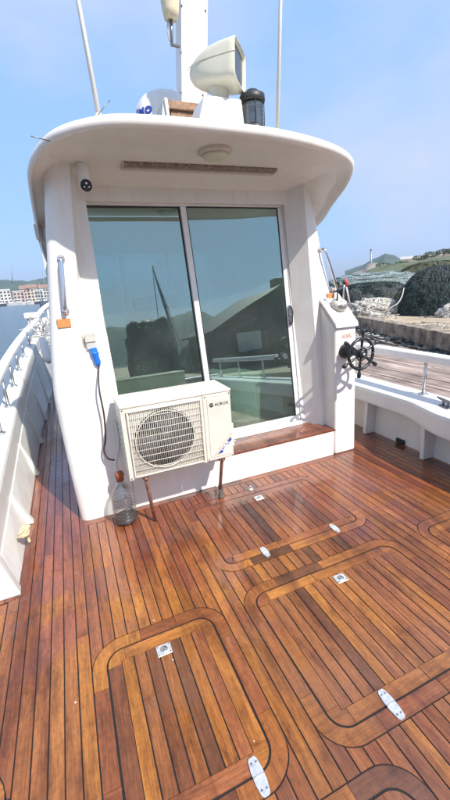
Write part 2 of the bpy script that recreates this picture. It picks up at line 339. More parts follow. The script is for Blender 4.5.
def align(p, d):
    """matrix taking +Z to direction d at p"""
    return Matrix.Translation(Vector(p)) @ Vector(d).to_track_quat('Z', 'Y').to_matrix().to_4x4()
def text(name, s, size, mat, mat4, parent=None, depth=0.001, bold=0.0):
    cu = D.curves.new(name, 'FONT'); cu.body = s; cu.size = size; cu.extrude = depth; cu.offset = bold; cu.resolution_u = 3
    cu.align_x = 'CENTER'; cu.align_y = 'CENTER'
    o = D.objects.new(name, cu); COL.objects.link(o)
    dg = bpy.context.evaluated_depsgraph_get(); me = D.meshes.new_from_object(o.evaluated_get(dg))
    D.objects.remove(o); me.transform(mat4)
    return add_obj(name, me, mat, parent)
def prism(name, poly, z0, z1, mat, parent=None, bev=0.0):
    """extrude an xy polygon upward, optional small top bevel"""
    bm = bmesh.new()
    lo = [bm.verts.new((x, y, z0)) for x, y in poly]
    if bev:
        cxp = sum(p[0] for p in poly)/len(poly); 
        mid = [bm.verts.new((x, y, z1-bev)) for x, y in poly]
    top = [bm.verts.new((x, y, z1)) for x, y in poly]
    n = len(poly)
    lv = [lo, mid, top] if bev else [lo, top]
    for a, b in zip(lv, lv[1:]):
        for i in range(n): bm.faces.new((a[i], a[(i+1) % n], b[(i+1) % n], b[i]))
    bm.faces.new(lo[::-1]); bm.faces.new(top)
    return from_bm(name, bm, mat, parent)
def grid_surface(name, fn, nu, nv, mat, parent=None, smooth=True, solid=0.0):
    v = [fn(i/nu, j/nv) for j in range(nv+1) for i in range(nu+1)]
    f = [(j*(nu+1)+i, j*(nu+1)+i+1, (j+1)*(nu+1)+i+1, (j+1)*(nu+1)+i) for j in range(nv) for i in range(nu)]
    o = mesh(name, v, f, mat, parent, smooth)
    if solid:
        md = o.modifiers.new('thickness', 'SOLIDIFY'); md.thickness = solid; md.offset = -1
    return o

# ================================================================== SETTING
# ---- water
def water_mat():
    m, n, b = new_mat('harbour_water'); lk = n.links.new
    tc = nd(n, 'ShaderNodeTexCoord')
    n1 = nd(n, 'ShaderNodeTexNoise', Scale=1.1, Detail=6.0, Roughness=0.6); lk(tc.outputs['Object'], n1.inputs['Vector'])
    r = ramp(n, [(0.3, (0.055, 0.085, 0.095)), (0.7, (0.085, 0.12, 0.13))]); lk(n1.outputs['Fac'], r.inputs[0]); lk(r.outputs[0], b.inputs['Base Color'])
    b.inputs['Roughness'].default_value = 0.22; b.inputs['IOR'].default_value = 1.33
    bp = nd(n, 'ShaderNodeBump', Strength=0.5, Distance=0.25); lk(n1.outputs['Fac'], bp.inputs['Height']); lk(bp.outputs[0], b.inputs['Normal'])
    return m
o = mesh('harbour_water', [(-3000, -3000, -0.75), (3000, -3000, -0.75), (3000, 3000, -0.75), (-3000, 3000, -0.75)], [(0, 1, 2, 3)], water_mat()); tag(o, kind='structure')

# ---- quay (raised concrete apron to starboard) and the plank landing between boat and quay
def kerbX(y): return 7.18+0.345*(y-5.4)
KN = [(-60, kerbX(-60)), (60, kerbX(60))]
M['quay'] = simple('sandy_concrete', (0.42, 0.335, 0.23), 0.9, var=0.3, nscale=0.9, bump=0.3, bscale=14)
M['kerbface'] = simple('stained_quay_face', (0.25, 0.20, 0.15), 0.85, var=0.75, nscale=4, bump=0.4, bscale=20)
QZ = 0.36
o = mesh('quay_apron', [(kerbX(-60)+.002, -60, QZ), (260, -60, QZ), (260, 230, QZ), (kerbX(230), 230, QZ),
                        (kerbX(-60)+.002, -60, -1.5), (kerbX(230), 230, -1.5)], [(0, 1, 2, 3), (0, 3, 5, 4)], M['quay']); tag(o, kind='structure')
# kerb stones along the edge
kerb = D.objects.new('quay_kerb', None); COL.objects.link(kerb); tag(kerb, 'long low concrete kerb with stained dark face edging the quay', 'kerb')
dv = Vector((0.345, 1, 0)).normalized(); nv_ = Vector((-dv.y, dv.x, 0))
for k in range(14):
    y0 = 0.5+k*1.9; p = Vector((kerbX(y0), y0, 0)); L_ = 1.96
    m4 = Matrix.Translation(p) @ Matrix(((dv.x, nv_.x, 0, 0), (dv.y, nv_.y, 0, 0), (0, 0, 1, 0), (0, 0, 0, 1)))
    bm = bmesh.new(); bm_box(bm, 0, L_-0.012, -0.28, 0.03+random.uniform(-.01, .01), 0.02, QZ+0.03+random.uniform(-.008, .008), m4); bevel_all(bm, 0.02, 2)
    from_bm('kerb_stone', bm, M['kerbface'], kerb)
def pontoon_mat():
    m, n, b = new_mat('weathered_landing_plank'); lk = n.links.new
    tc = nd(n, 'ShaderNodeTexCoord'); oi = nd(n, 'ShaderNodeObjectInfo')
    mp = nd(n, 'ShaderNodeMapping', Scale=(14, 1.2, 1)); lk(tc.outputs['Object'], mp.inputs['Vector'])
    n1 = nd(n, 'ShaderNodeTexNoise', Scale=2.0, Detail=8.0, Roughness=0.7); lk(mp.outputs[0], n1.inputs['Vector'])
    n2 = nd(n, 'ShaderNodeTexNoise', Scale=1.3, Detail=6.0, Roughness=0.65); lk(tc.outputs['Object'], n2.inputs['Vector'])
    r = ramp(n, [(0.25, (0.15, 0.11, 0.09)), (0.5, (0.34, 0.265, 0.225)), (0.75, (0.50, 0.42, 0.36))]); lk(n1.outputs['Fac'], r.inputs[0])
    r2 = ramp(n, [(0.35, (0.6, 0.57, 0.55)), (0.6, (1.15, 1.12, 1.1))]); lk(n2.outputs['Fac'], r2.inputs[0])
    mx = nd(n, 'ShaderNodeMix', data_type='RGBA', blend_type='MULTIPLY'); mx.inputs['Factor'].default_value = 0.9; lk(r.outputs[0], mx.inputs['A']); lk(r2.outputs[0], mx.inputs['B'])
    hv = nd(n, 'ShaderNodeMapRange'); hv.inputs['To Min'].default_value = 0.7; hv.inputs['To Max'].default_value = 1.25; lk(oi.outputs['Random'], hv.inputs['Value'])
    ml = nd(n, 'ShaderNodeVectorMath', operation='SCALE'); lk(mx.outputs['Result'], ml.inputs[0]); lk(hv.outputs[0], ml.inputs['Scale']); lk(ml.outputs[0], b.inputs['Base Color'])
    b.inputs['Roughness'].default_value = 0.85
    return m
M['landing'] = pontoon_mat()
pl = D.objects.new('plank_landing', None); COL.objects.link(pl); tag(pl, kind='structure')
x = 3.35
while x < 11.4:
    wd = 0.135
    ymin = -12.0; ymax = 16.0
    ys = (x-7.18)/0.345+5.4
    ylo = max(ymin, ys+0.25)
    y = ylo
    while y < ymax:
        ln = random.uniform(2.6, 4.4); y1 = min(ymax, y+ln)
        mesh('plank', [(x+.006, y, -.03+random.uniform(-.008, .008)), (x+wd-.006, y, -.03+random.uniform(-.008, .008)), (x+wd-.006, y1-.01, -.03+random.uniform(-.008, .008)), (x+.006, y1-.01, -.03+random.uniform(-.008, .008)),
                       (x+.006, y, -.09), (x+wd-.006, y, -.09), (x+wd-.006, y1-.01, -.09), (x+.006, y1-.01, -.09)],
             [(0, 1, 2, 3), (0, 4, 5, 1), (1, 5, 6, 2), (2, 6, 7, 3), (3, 7, 4, 0)], M['landing'], pl) if (y1 > -3) else None
        y = y1
    x += wd
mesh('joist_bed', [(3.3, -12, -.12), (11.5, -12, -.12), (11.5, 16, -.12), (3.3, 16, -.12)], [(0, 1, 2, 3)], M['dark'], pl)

# ---- distant land
def hill(name, pts, depth, mat, label=None, seed=0, base=-0.9, rows=14, rough=0.12):
    """pts: ridge (x, y, z); sheds down towards the viewer and away"""
    P = smooth_pts(pts, 10); v = []; f = []; n = len(P)
    for j in range(rows+1):
        t = j/rows*2-1
        for i, p in enumerate(P):
            d = Vector((p.x, p.y, 0)).normalized()
            h = (1-abs(t)**1.5)
            q = Vector((p.x, p.y, 0))+d*depth*t
            z = base+(p.z-base)*h*(1+rough*noise.noise(Vector((q.x*0.05+seed, q.y*0.05, 0))*3)*(1 if abs(t) > .1 else 0.4))
            v.append((q.x, q.y, z))
    for j in range(rows):
        for i in range(n-1): f.append((j*n+i, j*n+i+1, (j+1)*n+i+1, (j+1)*n+i))
    o = mesh(name, v, f, mat, None, True); tag(o, kind='structure'); return o
M['hillfar'] = simple('hazy_wooded_hill', (0.045, 0.082, 0.068), 0.95, var=0.4, nscale=0.05, bump=1.0, bscale=0.4)
M['hillrock'] = simple('bare_headland', (0.23, 0.19, 0.16), 0.95, var=0.3, nscale=0.08)
M['grass'] = simple('grassy_bank', (0.085, 0.105, 0.05), 0.95, var=0.45, nscale=0.35, bump=0.6, bscale=3)
M['scrub'] = simple('scrub_bank', (0.13, 0.13, 0.085), 0.95, var=0.4, nscale=0.3)
def far(x, y, dist):
    r = ray(x, y); r = r/np.hypot(r[0], r[1])*dist; return Vector((r[0], r[1], CAMZ+r[2]))
hill('wooded_hill', [far(-60, 281, 600), far(-25, 279, 600), far(5, 280, 600), far(25, 281, 600), far(40, 279, 600), far(60, 274, 600), far(110, 277, 600), far(180, 283, 600)], 120, M['hillfar'])
hill('headland', [far(345, 271, 420), far(362, 265, 420), far(373, 259, 420), far(384, 254.5, 420), far(394, 255, 420), far(406, 261, 420), far(440, 268, 420), far(480, 268, 420)], 60, M['hillfar'])
hill('rocky_point', [far(352, 273, 330), far(362, 270, 330), far(368, 264.5, 330), far(376, 263, 330), far(392, 266, 330), far(412, 270, 330)], 26, M['hillrock'])
hill('grassy_bank', [far(366, 271, 120), far(378, 267, 120), far(392, 264.5, 120), far(412, 262, 120), far(450, 256, 120), far(500, 251, 120), far(560, 250, 120), far(640, 250, 120)], 22, M['grass'])
hill('far_ridge', [far(410, 262, 220), far(424, 257, 220), far(440, 252, 220), far(470, 249, 220), far(520, 250, 220), far(620, 256, 220)], 40, M['scrub'])
# land behind the camera, seen only mirrored in the door glass
hill('hill_across_harbour', [Vector((x_, -420+0.1*abs(x_), 34+12*math.sin(x_*0.018)+7*math.sin(x_*0.05+1))) for x_ in range(-420, 500, 40)], 90, M['hillfar'])

# ================================================================== DECK
deck = D.objects.new('deck', None); COL.objects.link(deck); tag(deck, kind='structure')
ZT = 0.0; SEAM = 0.0028
mesh('caulking_bed', [(-1.2, -2.3, -.0035), (2.95, -2.3, -.0035), (2.95, 12, -.0035), (-1.2, 12, -.0035)], [(0, 1, 2, 3)], M['caulk'], deck)
# hatches: lid rectangle (the heavy joint) and trim width
HT = [dict(x0=-.085, x1=.425, y0=.795, y1=1.49, r=.075),
      dict(x0=.672, x1=1.622, y0=.775, y1=1.49, r=.075),
      dict(x0=.652, x1=1.640, y0=1.765, y1=2.425, r=.05),
      dict(x0=1.925, x1=2.55, y0=.775, y1=1.49, r=.075),
      dict(x0=.090, x1=.768, y0=-.10, y1=.585, r=.075),
      dict(x0=-1.02, x1=-.52, y0=.45, y1=1.16, r=.075)]
TW = 0.066
def rr_yedge(h, x, grow, side):
    """y of the rounded rectangle's far (+1) or near (-1) edge at x"""
    x0, x1, r = h['x0']-grow, h['x1']+grow, h['r']+grow
    yE = h['y1']+grow if side > 0 else h['y0']-grow
    dx = 0
    if x < x0+r: dx = x0+r-x
    elif x > x1-r: dx = x-(x1-r)
    dx = min(dx, r)
    return yE-side*(r-math.sqrt(max(0, r*r-dx*dx)))
def plank_piece(xa, xb, ya, yb, mat, parent, top=ZT, cols=1):
    """ya, yb: functions of x"""
    xs = [xa+(xb-xa)*i/cols for i in range(cols+1)]
    near = [(x_, ya(x_)) for x_ in xs]; farp = [(x_, yb(x_)) for x_ in reversed(xs)]
    poly = near+farp
    t = top+random.uniform(-.0007, .0007)
    n = len(poly); b = 0.0012
    v = [(x_, y_, t-.02) for x_, y_ in poly]+[(x_, y_, t) for x_, y_ in poly]
    f = [tuple(range(n, 2*n))]+[(i, (i+1) % n, n+(i+1) % n, n+i) for i in range(n)]
    return mesh('plank', v, f, mat, parent)
G = 0.009                       # heavy joint width
def cst(v): return lambda x_: v
# strip boundaries aligned to the hatch trims
brk = [(-1.18, -.151, 18), (-.151, .491, 11), (.491, .606, 2), (.606, 1.688, 19), (1.688, 1.859, 3), (1.859, 2.87, 17)]
for (a, b, n) in brk:
    wd = (b-a)/n
    for i in range(n):
        xa, xb = a+i*wd+SEAM, a+(i+1)*wd-SEAM; xm = (xa+xb)/2
        ymin, ymax = -1.9, 2.668
        if xm < -.12 or xm > 2.38: ymax = 7.5
        if xm < -.57: ymax = 2.05
        if xm > 2.38: ymax = 5.2
        # free intervals
        blocks = []
        for h in HT:
            if h['x0']-TW-.004 < xm < h['x1']+TW+.004:
                blocks.append(h)
        blocks.sort(key=lambda h: h['y0'])
        cur = cst(ymin); ivs = []; curv = ymin
        for h in blocks:
            ivs.append((cur, (lambda h_: (lambda x_: rr_yedge(h_, x_, TW, -1)-SEAM))(h), curv, h['y0']-TW))
            cur = (lambda h_: (lambda x_: rr_yedge(h_, x_, TW, 1)+SEAM))(h); curv = h['y1']+TW
        ivs.append((cur, cst(ymax), curv, ymax))
        for (ya, yb, va_, vb_) in ivs:
            # split into boards with staggered butts
            cuts = []; y = va_+random.uniform(0.5, 2.2)
            while y < vb_-0.35:
                cuts.append(y); y += random.uniform(1.3, 2.6)
            fs = [ya]; 
            for c in cuts:
                sl_ = random.uniform(-.25, .25)
                fs.append((lambda c_, s_, xm_: (lambda x_: c_+s_*(x_-xm_)))(c, sl_, xm))
            fs.append(yb)
            for k in range(len(fs)-1):
                lo = fs[k]; hi = fs[k+1]
                lo2 = lo if k == 0 else (lambda g: (lambda x_: g(x_)+.0015))(lo)
                hi2 = hi if k == len(fs)-2 else (lambda g: (lambda x_: g(x_)-.0015))(hi)
                plank_piece(xa, xb, lo2, hi2, M['teakY'], deck, cols=6 if blocks else 1)
def arc(cx_, cy_, r, a0, a1, n=8):
    return [(cx_+r*math.cos(a0+(a1-a0)*k/n), cy_+r*math.sin(a0+(a1-a0)*k/n)) for k in range(n+1)]
PI = math.pi
def board(name, poly, mat, parent, top=ZT):
    t = top+random.uniform(-.0006, .0006); n = len(poly)
    v = [(x_, y_, t-.02) for x_, y_ in poly]+[(x_, y_, t) for x_, y_ in poly]
    f = [tuple(range(n, 2*n))]+[(i, (i+1) % n, n+(i+1) % n, n+i) for i in range(n)]
    return mesh(name, v, f, mat, parent)
def ring_parts(name, h, gi, go, inner_square, parent, ext=0.09):
    """boards of a rectangular ring between grow=gi and grow=go; corner boards are cut from one piece"""
    s = 0.0016
    X0, X1, Y0, Y1, r = h['x0'], h['x1'], h['y0'], h['y1'], h['r']
    corners = [((X0, Y0), PI, 1.5*PI), ((X1, Y0), 1.5*PI, 2*PI), ((X1, Y1), 0, .5*PI), ((X0, Y1), .5*PI, PI)]
    for (c, a0, a1) in corners:
        sx = 1 if c[0] == X0 else -1; sy = 1 if c[1] == Y0 else -1
        cc = (c[0]+sx*r, c[1]+sy*r)
        outer = arc(cc[0], cc[1], r+go, a0, a1)
        if inner_square:
            # square re-entrant corner at grow gi
            ic = (c[0]-sx*gi, c[1]-sy*gi)
            pA = outer[0]; pB = outer[-1]
            # extend along both arms
            if abs(pA[0]-cc[0]) > abs(pA[1]-cc[1]):     # start arm is vertical side
                armA = [(pA[0], cc[1]+sy*ext)]; inA = [(ic[0], cc[1]+sy*ext)]
                armB = [(cc[0]+sx*ext, pB[1])]; inB = [(cc[0]+sx*ext, ic[1])]
            else:
                armA = [(cc[0]+sx*ext, pA[1])]; inA = [(cc[0]+sx*ext, ic[1])]
                armB = [(pB[0], cc[1]+sy*ext)]; inB = [(ic[0], cc[1]+sy*ext)]
            poly = armA+outer+armB+inB+[ic]+inA
        else:
            inner = arc(cc[0], cc[1], r+gi, a1, a0)
            pA = outer[0]; pB = outer[-1]; iB = inner[0]; iA = inner[-1]
            if abs(pA[0]-cc[0]) > abs(pA[1]-cc[1]):
                poly = [(pA[0], cc[1]+sy*ext)]+outer+[(cc[0]+sx*ext, pB[1]), (cc[0]+sx*ext, iB[1])]+inner+[(iA[0], cc[1]+sy*ext)]
            else:
                poly = [(cc[0]+sx*ext, pA[1])]+outer+[(pB[0], cc[1]+sy*ext), (iB[0], cc[1]+sy*ext)]+inner+[(cc[0]+sx*ext, iA[1])]
        board(name, poly, M['teakX'] if random.random() < .6 else M['teakY'], parent)
    e = r+ext+s
    def side(p0, p1, q0, q1, mat): board(name, [p0, p1, q1, q0], mat, parent)
    for (yy, sg) in ((Y0, -1), (Y1, 1)):
        a, b = X0+e, X1-e; ya, yb = yy+sg*gi, yy+sg*go
        cuts = [a]+([a+(b-a)*random.uniform(.35, .65)] if b-a > .5 else [])+[b]
        for k in range(len(cuts)-1):
            x_0, x_1 = cuts[k]+(s if k else 0), cuts[k+1]-(s if k < len(cuts)-2 else 0)
            lo, hi = min(ya, yb), max(ya, yb)
            board(name, [(x_0, lo), (x_1, lo), (x_1, hi), (x_0, hi)], M['teakX'], parent)
    for (xx, sg) in ((X0, -1), (X1, 1)):
        a, b = Y0+e, Y1-e; lo, hi = sorted((xx+sg*gi, xx+sg*go))
        board(name, [(lo, a), (hi, a), (hi, b), (lo, b)], M['teakY'], parent)
LABH = ['teak deck hatch with one square latch plate, left foreground', 'large teak deck hatch with hinge on its near edge, in middle foreground',
        'teak deck hatch just outside the sliding door threshold', 'teak deck hatch cut off at the right edge beside the bulwark',
        'teak deck hatch at the bottom right edge, only its rounded corner showing', 'teak deck hatch at the bottom left edge, barely showing']
def square_latch(cx_, cy_, parent, s=.034):
    bm = bmesh.new(); bm_box(bm, cx_-s, cx_+s, cy_-s*.85, cy_+s*.85, .0008, .005); bevel_all(bm, .0018, 1)
    p = from_bm('latch_plate', bm, M['plate'], parent)
    bm = bmesh.new(); bm_lathe(bm, [(.0001, .0051), (.016, .0051), (.017, .0075), (.012, .0082), (.0001, .0082)], 16, Matrix.Translation((cx_, cy_, 0))); 
    from_bm('pull_ring', bm, M['steel'], p)
    box('ring_slot', cx_-.002, cx_+.012, cy_-.004, cy_+.004, .0083, .0092, M['screw'], p)
    for sx in (-1, 1):
        for sy in (-1, 1):
            lathe('screw', [(.0001, .0051), (.0035, .0051), (.003, .0062), (.0001, .0063)], M['screw'], p, 8, Matrix.Translation((cx_+sx*s*.78, cy_+sy*s*.62, 0)))
def hinge(cx_, cy_, parent, l=.058, wd=.021):
    for sg in (1, -1):
        poly = [(cx_-wd, cy_+sg*.003), (cx_+wd, cy_+sg*.003), (cx_+wd*1.02, cy_+sg*l*.3), (cx_+wd*.75, cy_+sg*l*.88), (cx_+wd*.45, cy_+sg*l), (cx_-wd*.45, cy_+sg*l), (cx_-wd*.75, cy_+sg*l*.88), (cx_-wd*1.02, cy_+sg*l*.3)]
        p = prism('hinge_leaf', poly if sg > 0 else poly[::-1], .0008, .006, M['plate'], parent)
        for dx in (-.009, .009):
            lathe('screw', [(.0001, .006), (.0042, .006), (.0036, .0073), (.0001, .0074)], M['screw'], p, 8, Matrix.Translation((cx_+dx, cy_+sg*l*.68, 0)))
    tube('hinge_pin', [(cx_-wd, cy_, .004), (cx_+wd, cy_, .004)], .0045, M['plate'], parent, 8)
hatches = []
for hi_, h in enumerate(HT):
    ring_parts('trim_board', h, G*.5, TW-SEAM, False, deck)
    if hi_ == 5: pass
    t = thing('deck_hatch', LABH[hi_], 'hatch', 'teak deck hatches'); hatches.append(t)
    mw = 0.062
    ring_parts('margin_board', h, -mw, -G*.5, True, t, ext=.006)
    a, b = h['x0']+mw, h['x1']-mw; n = max(3, round((b-a)/.0565)); wd = (b-a)/n
    for i in range(n):
        plank_piece(a+i*wd+SEAM, a+(i+1)*wd-SEAM, cst(h['y0']+mw+.002), cst(h['y1']-mw-.002), M['teakY'], t)
square_latch(.168, 1.392, hatches[0]); hinge(.346, .787, hatches[0])
square_latch(1.173, 1.385, hatches[1]); hinge(.918, .772, hatches[1])
square_latch(1.163, 2.34, hatches[2]); hinge(.905, 1.768, hatches[2], .045, .02); hinge(1.43, 1.762, hatches[2], .045, .02)
t = thing('deck_drain_ring', 'small metal ring fitting on deck between door threshold and nearest hatch', 'ring')
lathe('base', [(.0001, .001), (.022, .001), (.02, .006), (.0001, .007)], M['plate'], t, 16, Matrix.Translation((1.165, 2.485, 0)))
tube('ring', [(1.165+.016*math.cos(a*PI/6), 2.485+.004*math.sin(a*PI/6), .016+.014*math.sin(a*PI/6)) for a in range(13)], .003, M['steel'], t, 6)
# margin boards around the bulwark end and cabin foot
board('margin_board', [(-.57, 2.06), (-.47, 2.075), (-.47, 2.66), (-.50, 2.66), (-.505, 2.135), (-.57, 2.125)], M['teakY'], deck, .0022)
board('margin_board', [(-1.18, 2.06), (-.573, 2.06), (-.573, 2.125), (-1.18, 2.125)], M['teakX'], deck, .0022)
for xa in (-.14, .5, 1.15, 1.8):
    board('margin_board', [(xa+.002, 2.615), (xa+.648 if xa < 1.7 else 2.39, 2.615), (xa+.648 if xa < 1.7 else 2.39, 2.69), (xa+.002, 2.69)], M['teakX'], deck, .0020)

# ================================================================== WHEELHOUSE
wh = thing('wheelhouse', 'white fibreglass wheelhouse with overhanging rounded roof standing on the teak deck', 'cabin')
def lerp(pts, z):
    if z <= pts[0][0]: return pts[0][1]
    for (a, va), (b, vb) in zip(pts, pts[1:]):
        if z <= b: return va+(vb-va)*(z-a)/(b-a)
    return pts[-1][1]
def sstep(a, b, x_):
    t = min(1, max(0, (x_-a)/(b-a))); return t*t*(3-2*t)
LEDGE = [(0, -.136), (.5, -.150), (.95, -.158), (1.19, -.132), (1.44, -.096), (1.91, -.030), (2.5, .05)]
REDGE = [(0, 2.385), (.75, 2.372), (1.16, 2.35), (1.5, 2.29), (1.77, 2.215), (2.26, 2.12), (2.6, 2.05)]
def leftY(x_, z):
    base = 2.668+.075*max(0, z-.26)
    xc = .055+.105*(z-1.0) if z > .6 else .013
    step = .12*sstep(.85, 1.45, z)*sstep(xc-.012, xc+.016, x_)
    return base+step
# left pier: rounded outer corner swept round to the side wall
def left_fn(u, v):
    z = v*2.42; xo = lerp(LEDGE, z); r = .07
    if u < .45:
        a = u/.45                                   # side wall then corner
        if a < .4: 
            y = 5.6-(5.6-leftY(xo+r, z)-r)*(a/.4); return (xo+.012*(1-a/.4), y, z)
        q = (a-.4)/.6*PI/2
        return (xo+r-r*math.cos(q), leftY(xo+r, z)+r-r*math.sin(q), z)
    t = (u-.45)/.55; xi = .262
    x_ = xo+r+(xi-xo-r)*t
    return (x_, leftY(x_, z), z)
grid_surface('left_pier', left_fn, 60, 34, M['white'], wh, True)
box('coaming', .2615, 2.139, 2.669, 2.95, 0, .2475, M['white'], wh, .008, 2)
# door jamb return on the left
mesh('left_reveal', [(.2615, leftY(.26, z_), z_) for z_ in (.25, .9, 1.3, 1.7, 2.42)]+[(.2615, 3.22, z_) for z_ in (.25, .9, 1.3, 1.7, 2.42)],
     [(i, i+1, i+6, i+5) for i in range(4)], M['white'], wh)
# right pier
def jx(z): return 2.112-.052*(z-.26)
def ry(z): return 2.815+.07*max(0, z-.26)
def right_fn(u, v):
    z = v*2.42; xo = lerp(REDGE, z); r = .09; xj = jx(z); y0 = ry(z)
    if u < .18:
        t = u/.18; return (xj-.11*(1-t), y0+.155*(1-t), z)
    if u < .5:
        t = (u-.18)/.32; return (xj+(xo-r-xj)*t, y0, z)
    if u < .75:
        q = (u-.5)/.25*PI/2; return (xo-r+r*math.sin(q), y0+r-r*math.cos(q), z)
    t = (u-.75)/.25; return (xo, y0+r+(5.6-y0-r)*t, z)
o = grid_surface('right_pier', right_fn, 50, 30, M['white'], wh, True)
md = o.modifiers.new('edges', 'EDGE_SPLIT'); md.split_angle = rad(35)
# teak threshold
th = D.objects.new('threshold', None); COL.objects.link(th); th.parent = wh
n = 6; y0 = 2.662; wd = (2.985-y0)/n
for i in range(n):
    ya, yb = y0+i*wd+.0015, y0+(i+1)*wd-.0015
    cut = random.uniform(.9, 1.6)
    for (xa, xb) in ((.27, cut-.001), (cut+.001, 2.146)):
        mesh('plank', [(xa, ya, .249), (xb, ya, .249), (xb, yb, .249), (xa, yb, .249), (xa, ya, .263), (xb, ya, .263), (xb, yb, .263), (xa, yb, .263)],
             [(4, 5, 6, 7), (0, 1, 5, 4), (1, 2, 6, 5), (2, 3, 7, 6), (3, 0, 4, 7)], M['teakX'], th)
# lintel wall over the door
hexa('lintel', [(.2, 3.085, 2.235), (2.1, 3.085, 2.235), (.2, 3.3, 2.235), (2.1, 3.3, 2.235), (.2, 3.10, 2.52), (2.1, 3.10, 2.52), (.2, 3.3, 2.52), (2.1, 3.3, 2.52)], M['white'], wh, .004)
# cabin front, inner floor so the glass shows a dim room
box('front_wall', -.12, 2.36, 5.56, 5.62, 0, 1.30, M['white'], wh)
box('front_header', -.12, 2.36, 5.56, 5.62, 2.10, 2.56, M['white'], wh)
for (xa, xb) in ((-.12, .14), (.80, .86), (1.44, 1.50), (2.10, 2.36)): box('window_post', xa, xb, 5.562, 5.618, 1.302, 2.098, M['white'], wh)
for (xa, xb) in ((.142, .798), (.862, 1.438), (1.502, 2.098)): box('windscreen', xa, xb, 5.585, 5.590, 1.301, 2.099, M['smoke'], wh)
box('dashboard', .0, 2.25, 5.0, 5.555, 1.0, 1.15, M['fabric'], wh, .03)
mesh('cabin_floor', [(-.1, 2.98, .2), (2.3, 2.98, .2), (2.3, 5.6, .2), (-.1, 5.6, .2)], [(0, 1, 2, 3)], M['teakY'], wh)

# ---- sliding door (raked plane)
def dp(x_, z, off=0.0):
    return Vector((x_, 2.965+.0875*(z-.26)+off, z))
def leanR(z): return -.033*(z-.30)           # stiles lean in slightly towards the roof
door = D.objects.new('sliding_door', None); COL.objects.link(door); door.parent = wh
def stile(name, xa0, xa1, xb0, xb1, z0, z1, off, th_, mat, parent):
    pts = [dp(xa0, z0, off), dp(xb0, z0, off), dp(xa0, z0, off+th_), dp(xb0, z0, off+th_), dp(xa1, z1, off), dp(xb1, z1, off), dp(xa1, z1, off+th_), dp(xb1, z1, off+th_)]
    return hexa(name, pts, mat, parent, .004, 2)
ZB, ZTp = .263, 2.262
def gR(z): return 1.925+leanR(z)
def gM(z): return 1.092+leanR(z)
stile('outer_frame', .222, .228, .257, .263, ZB, ZTp, .0, .07, M['alu'], door)
stile('outer_frame', 1.968+leanR(ZB), 1.968+leanR(ZTp), 2.015+leanR(ZB), 2.015+leanR(ZTp), ZB, ZTp, -.01, .08, M['alu'], door)
stile('outer_frame', .259, .265, 1.967+leanR(2.222), 1.967+leanR(ZTp), 2.222, ZTp, -.006, .07, M['alu'], door)
stile('outer_frame', .259, .259, 1.967+leanR(ZB), 1.967+leanR(.30), ZB, .300, -.03, .10, M['alu'], door)
# moving sash (right) in front, fixed sash (left) behind
stile('sash_stile', gM(.30)-.045, gM(2.22)-.045, gM(.30), gM(2.22), .301, 2.221, .004, .03, M['alu'], door)
stile('sash_stile', gR(.30)+.0, gR(2.22), gR(.30)+.042, gR(2.22)+.042, .301, 2.221, .004, .03, M['alu'], door)
stile('sash_rail', gM(.30)+.001, gM(.345)+.001, gR(.30)-.001, gR(.345)-.001, .301, .346, .005, .028, M['alu'], door)
stile('gasket', gR(.35)-.008, gR(2.22)-.008, gR(.35)-.001, gR(2.22)-.001, .347, 2.2215, .010, .01, M['rubber'], door)
stile('gasket', gM(.35)+.001, gM(2.22)+.001, gM(.35)+.008, gM(2.22)+.008, .347, 2.2215, .010, .01, M['rubber'], door)
stile('gasket', gM(2.2)+.009, gM(2.2)+.009, gR(2.2)-.009, gR(2.2)-.009, 2.212, 2.2212, .010, .01, M['rubber'], door)
stile('gasket', gM(.3)-.056, gM(2.22)-.056, gM(.3)-.046, gM(2.22)-.046, .302, 2.2215, .028, .02, M['rubber'], door)
stile('gasket', .264, .266, .271, .273, .302, 2.2215, .030, .012, M['rubber'], door)
stile('gasket', .272, .272, gM(2.2)-.057, gM(2.2)-.057, 2.211, 2.2212, .030, .012, M['rubber'], door)
stile('glass_pane', gM(.34)+.0085, gM(2.213)+.0085, gR(.34)-.0085, gR(2.213)-.0085, .347, 2.2118, .014, .005, M['glass'], door)
stile('glass_pane', .2715, .2735, gM(.31)-.0565, gM(2.21)-.0565, .302, 2.2108, .036, .005, M['glass'], door)
# latch handle
p = dp(gR(1.3)+.022, 1.32, -.002)
hb = box('door_handle', p.x-.014, p.x+.014, p.y-.02, p.y+.003, 1.21, 1.40, M['steel'], door, .004)
tube('handle_bow', [(p.x, p.y-.018, 1.225), (p.x-.004, p.y-.05, 1.25), (p.x-.004, p.y-.052, 1.35), (p.x, p.y-.02, 1.385)], .007, M['blackplastic'], hb, 8)
lathe('lock_barrel', [(.0001, 0), (.009, 0), (.009, .012), (.0001, .013)], M['screw'], hb, 12, align((p.x, p.y-.018, 1.305), (0, -1, 0)))

RX0 = Matrix.Rotation(rad(90), 4, 'X')
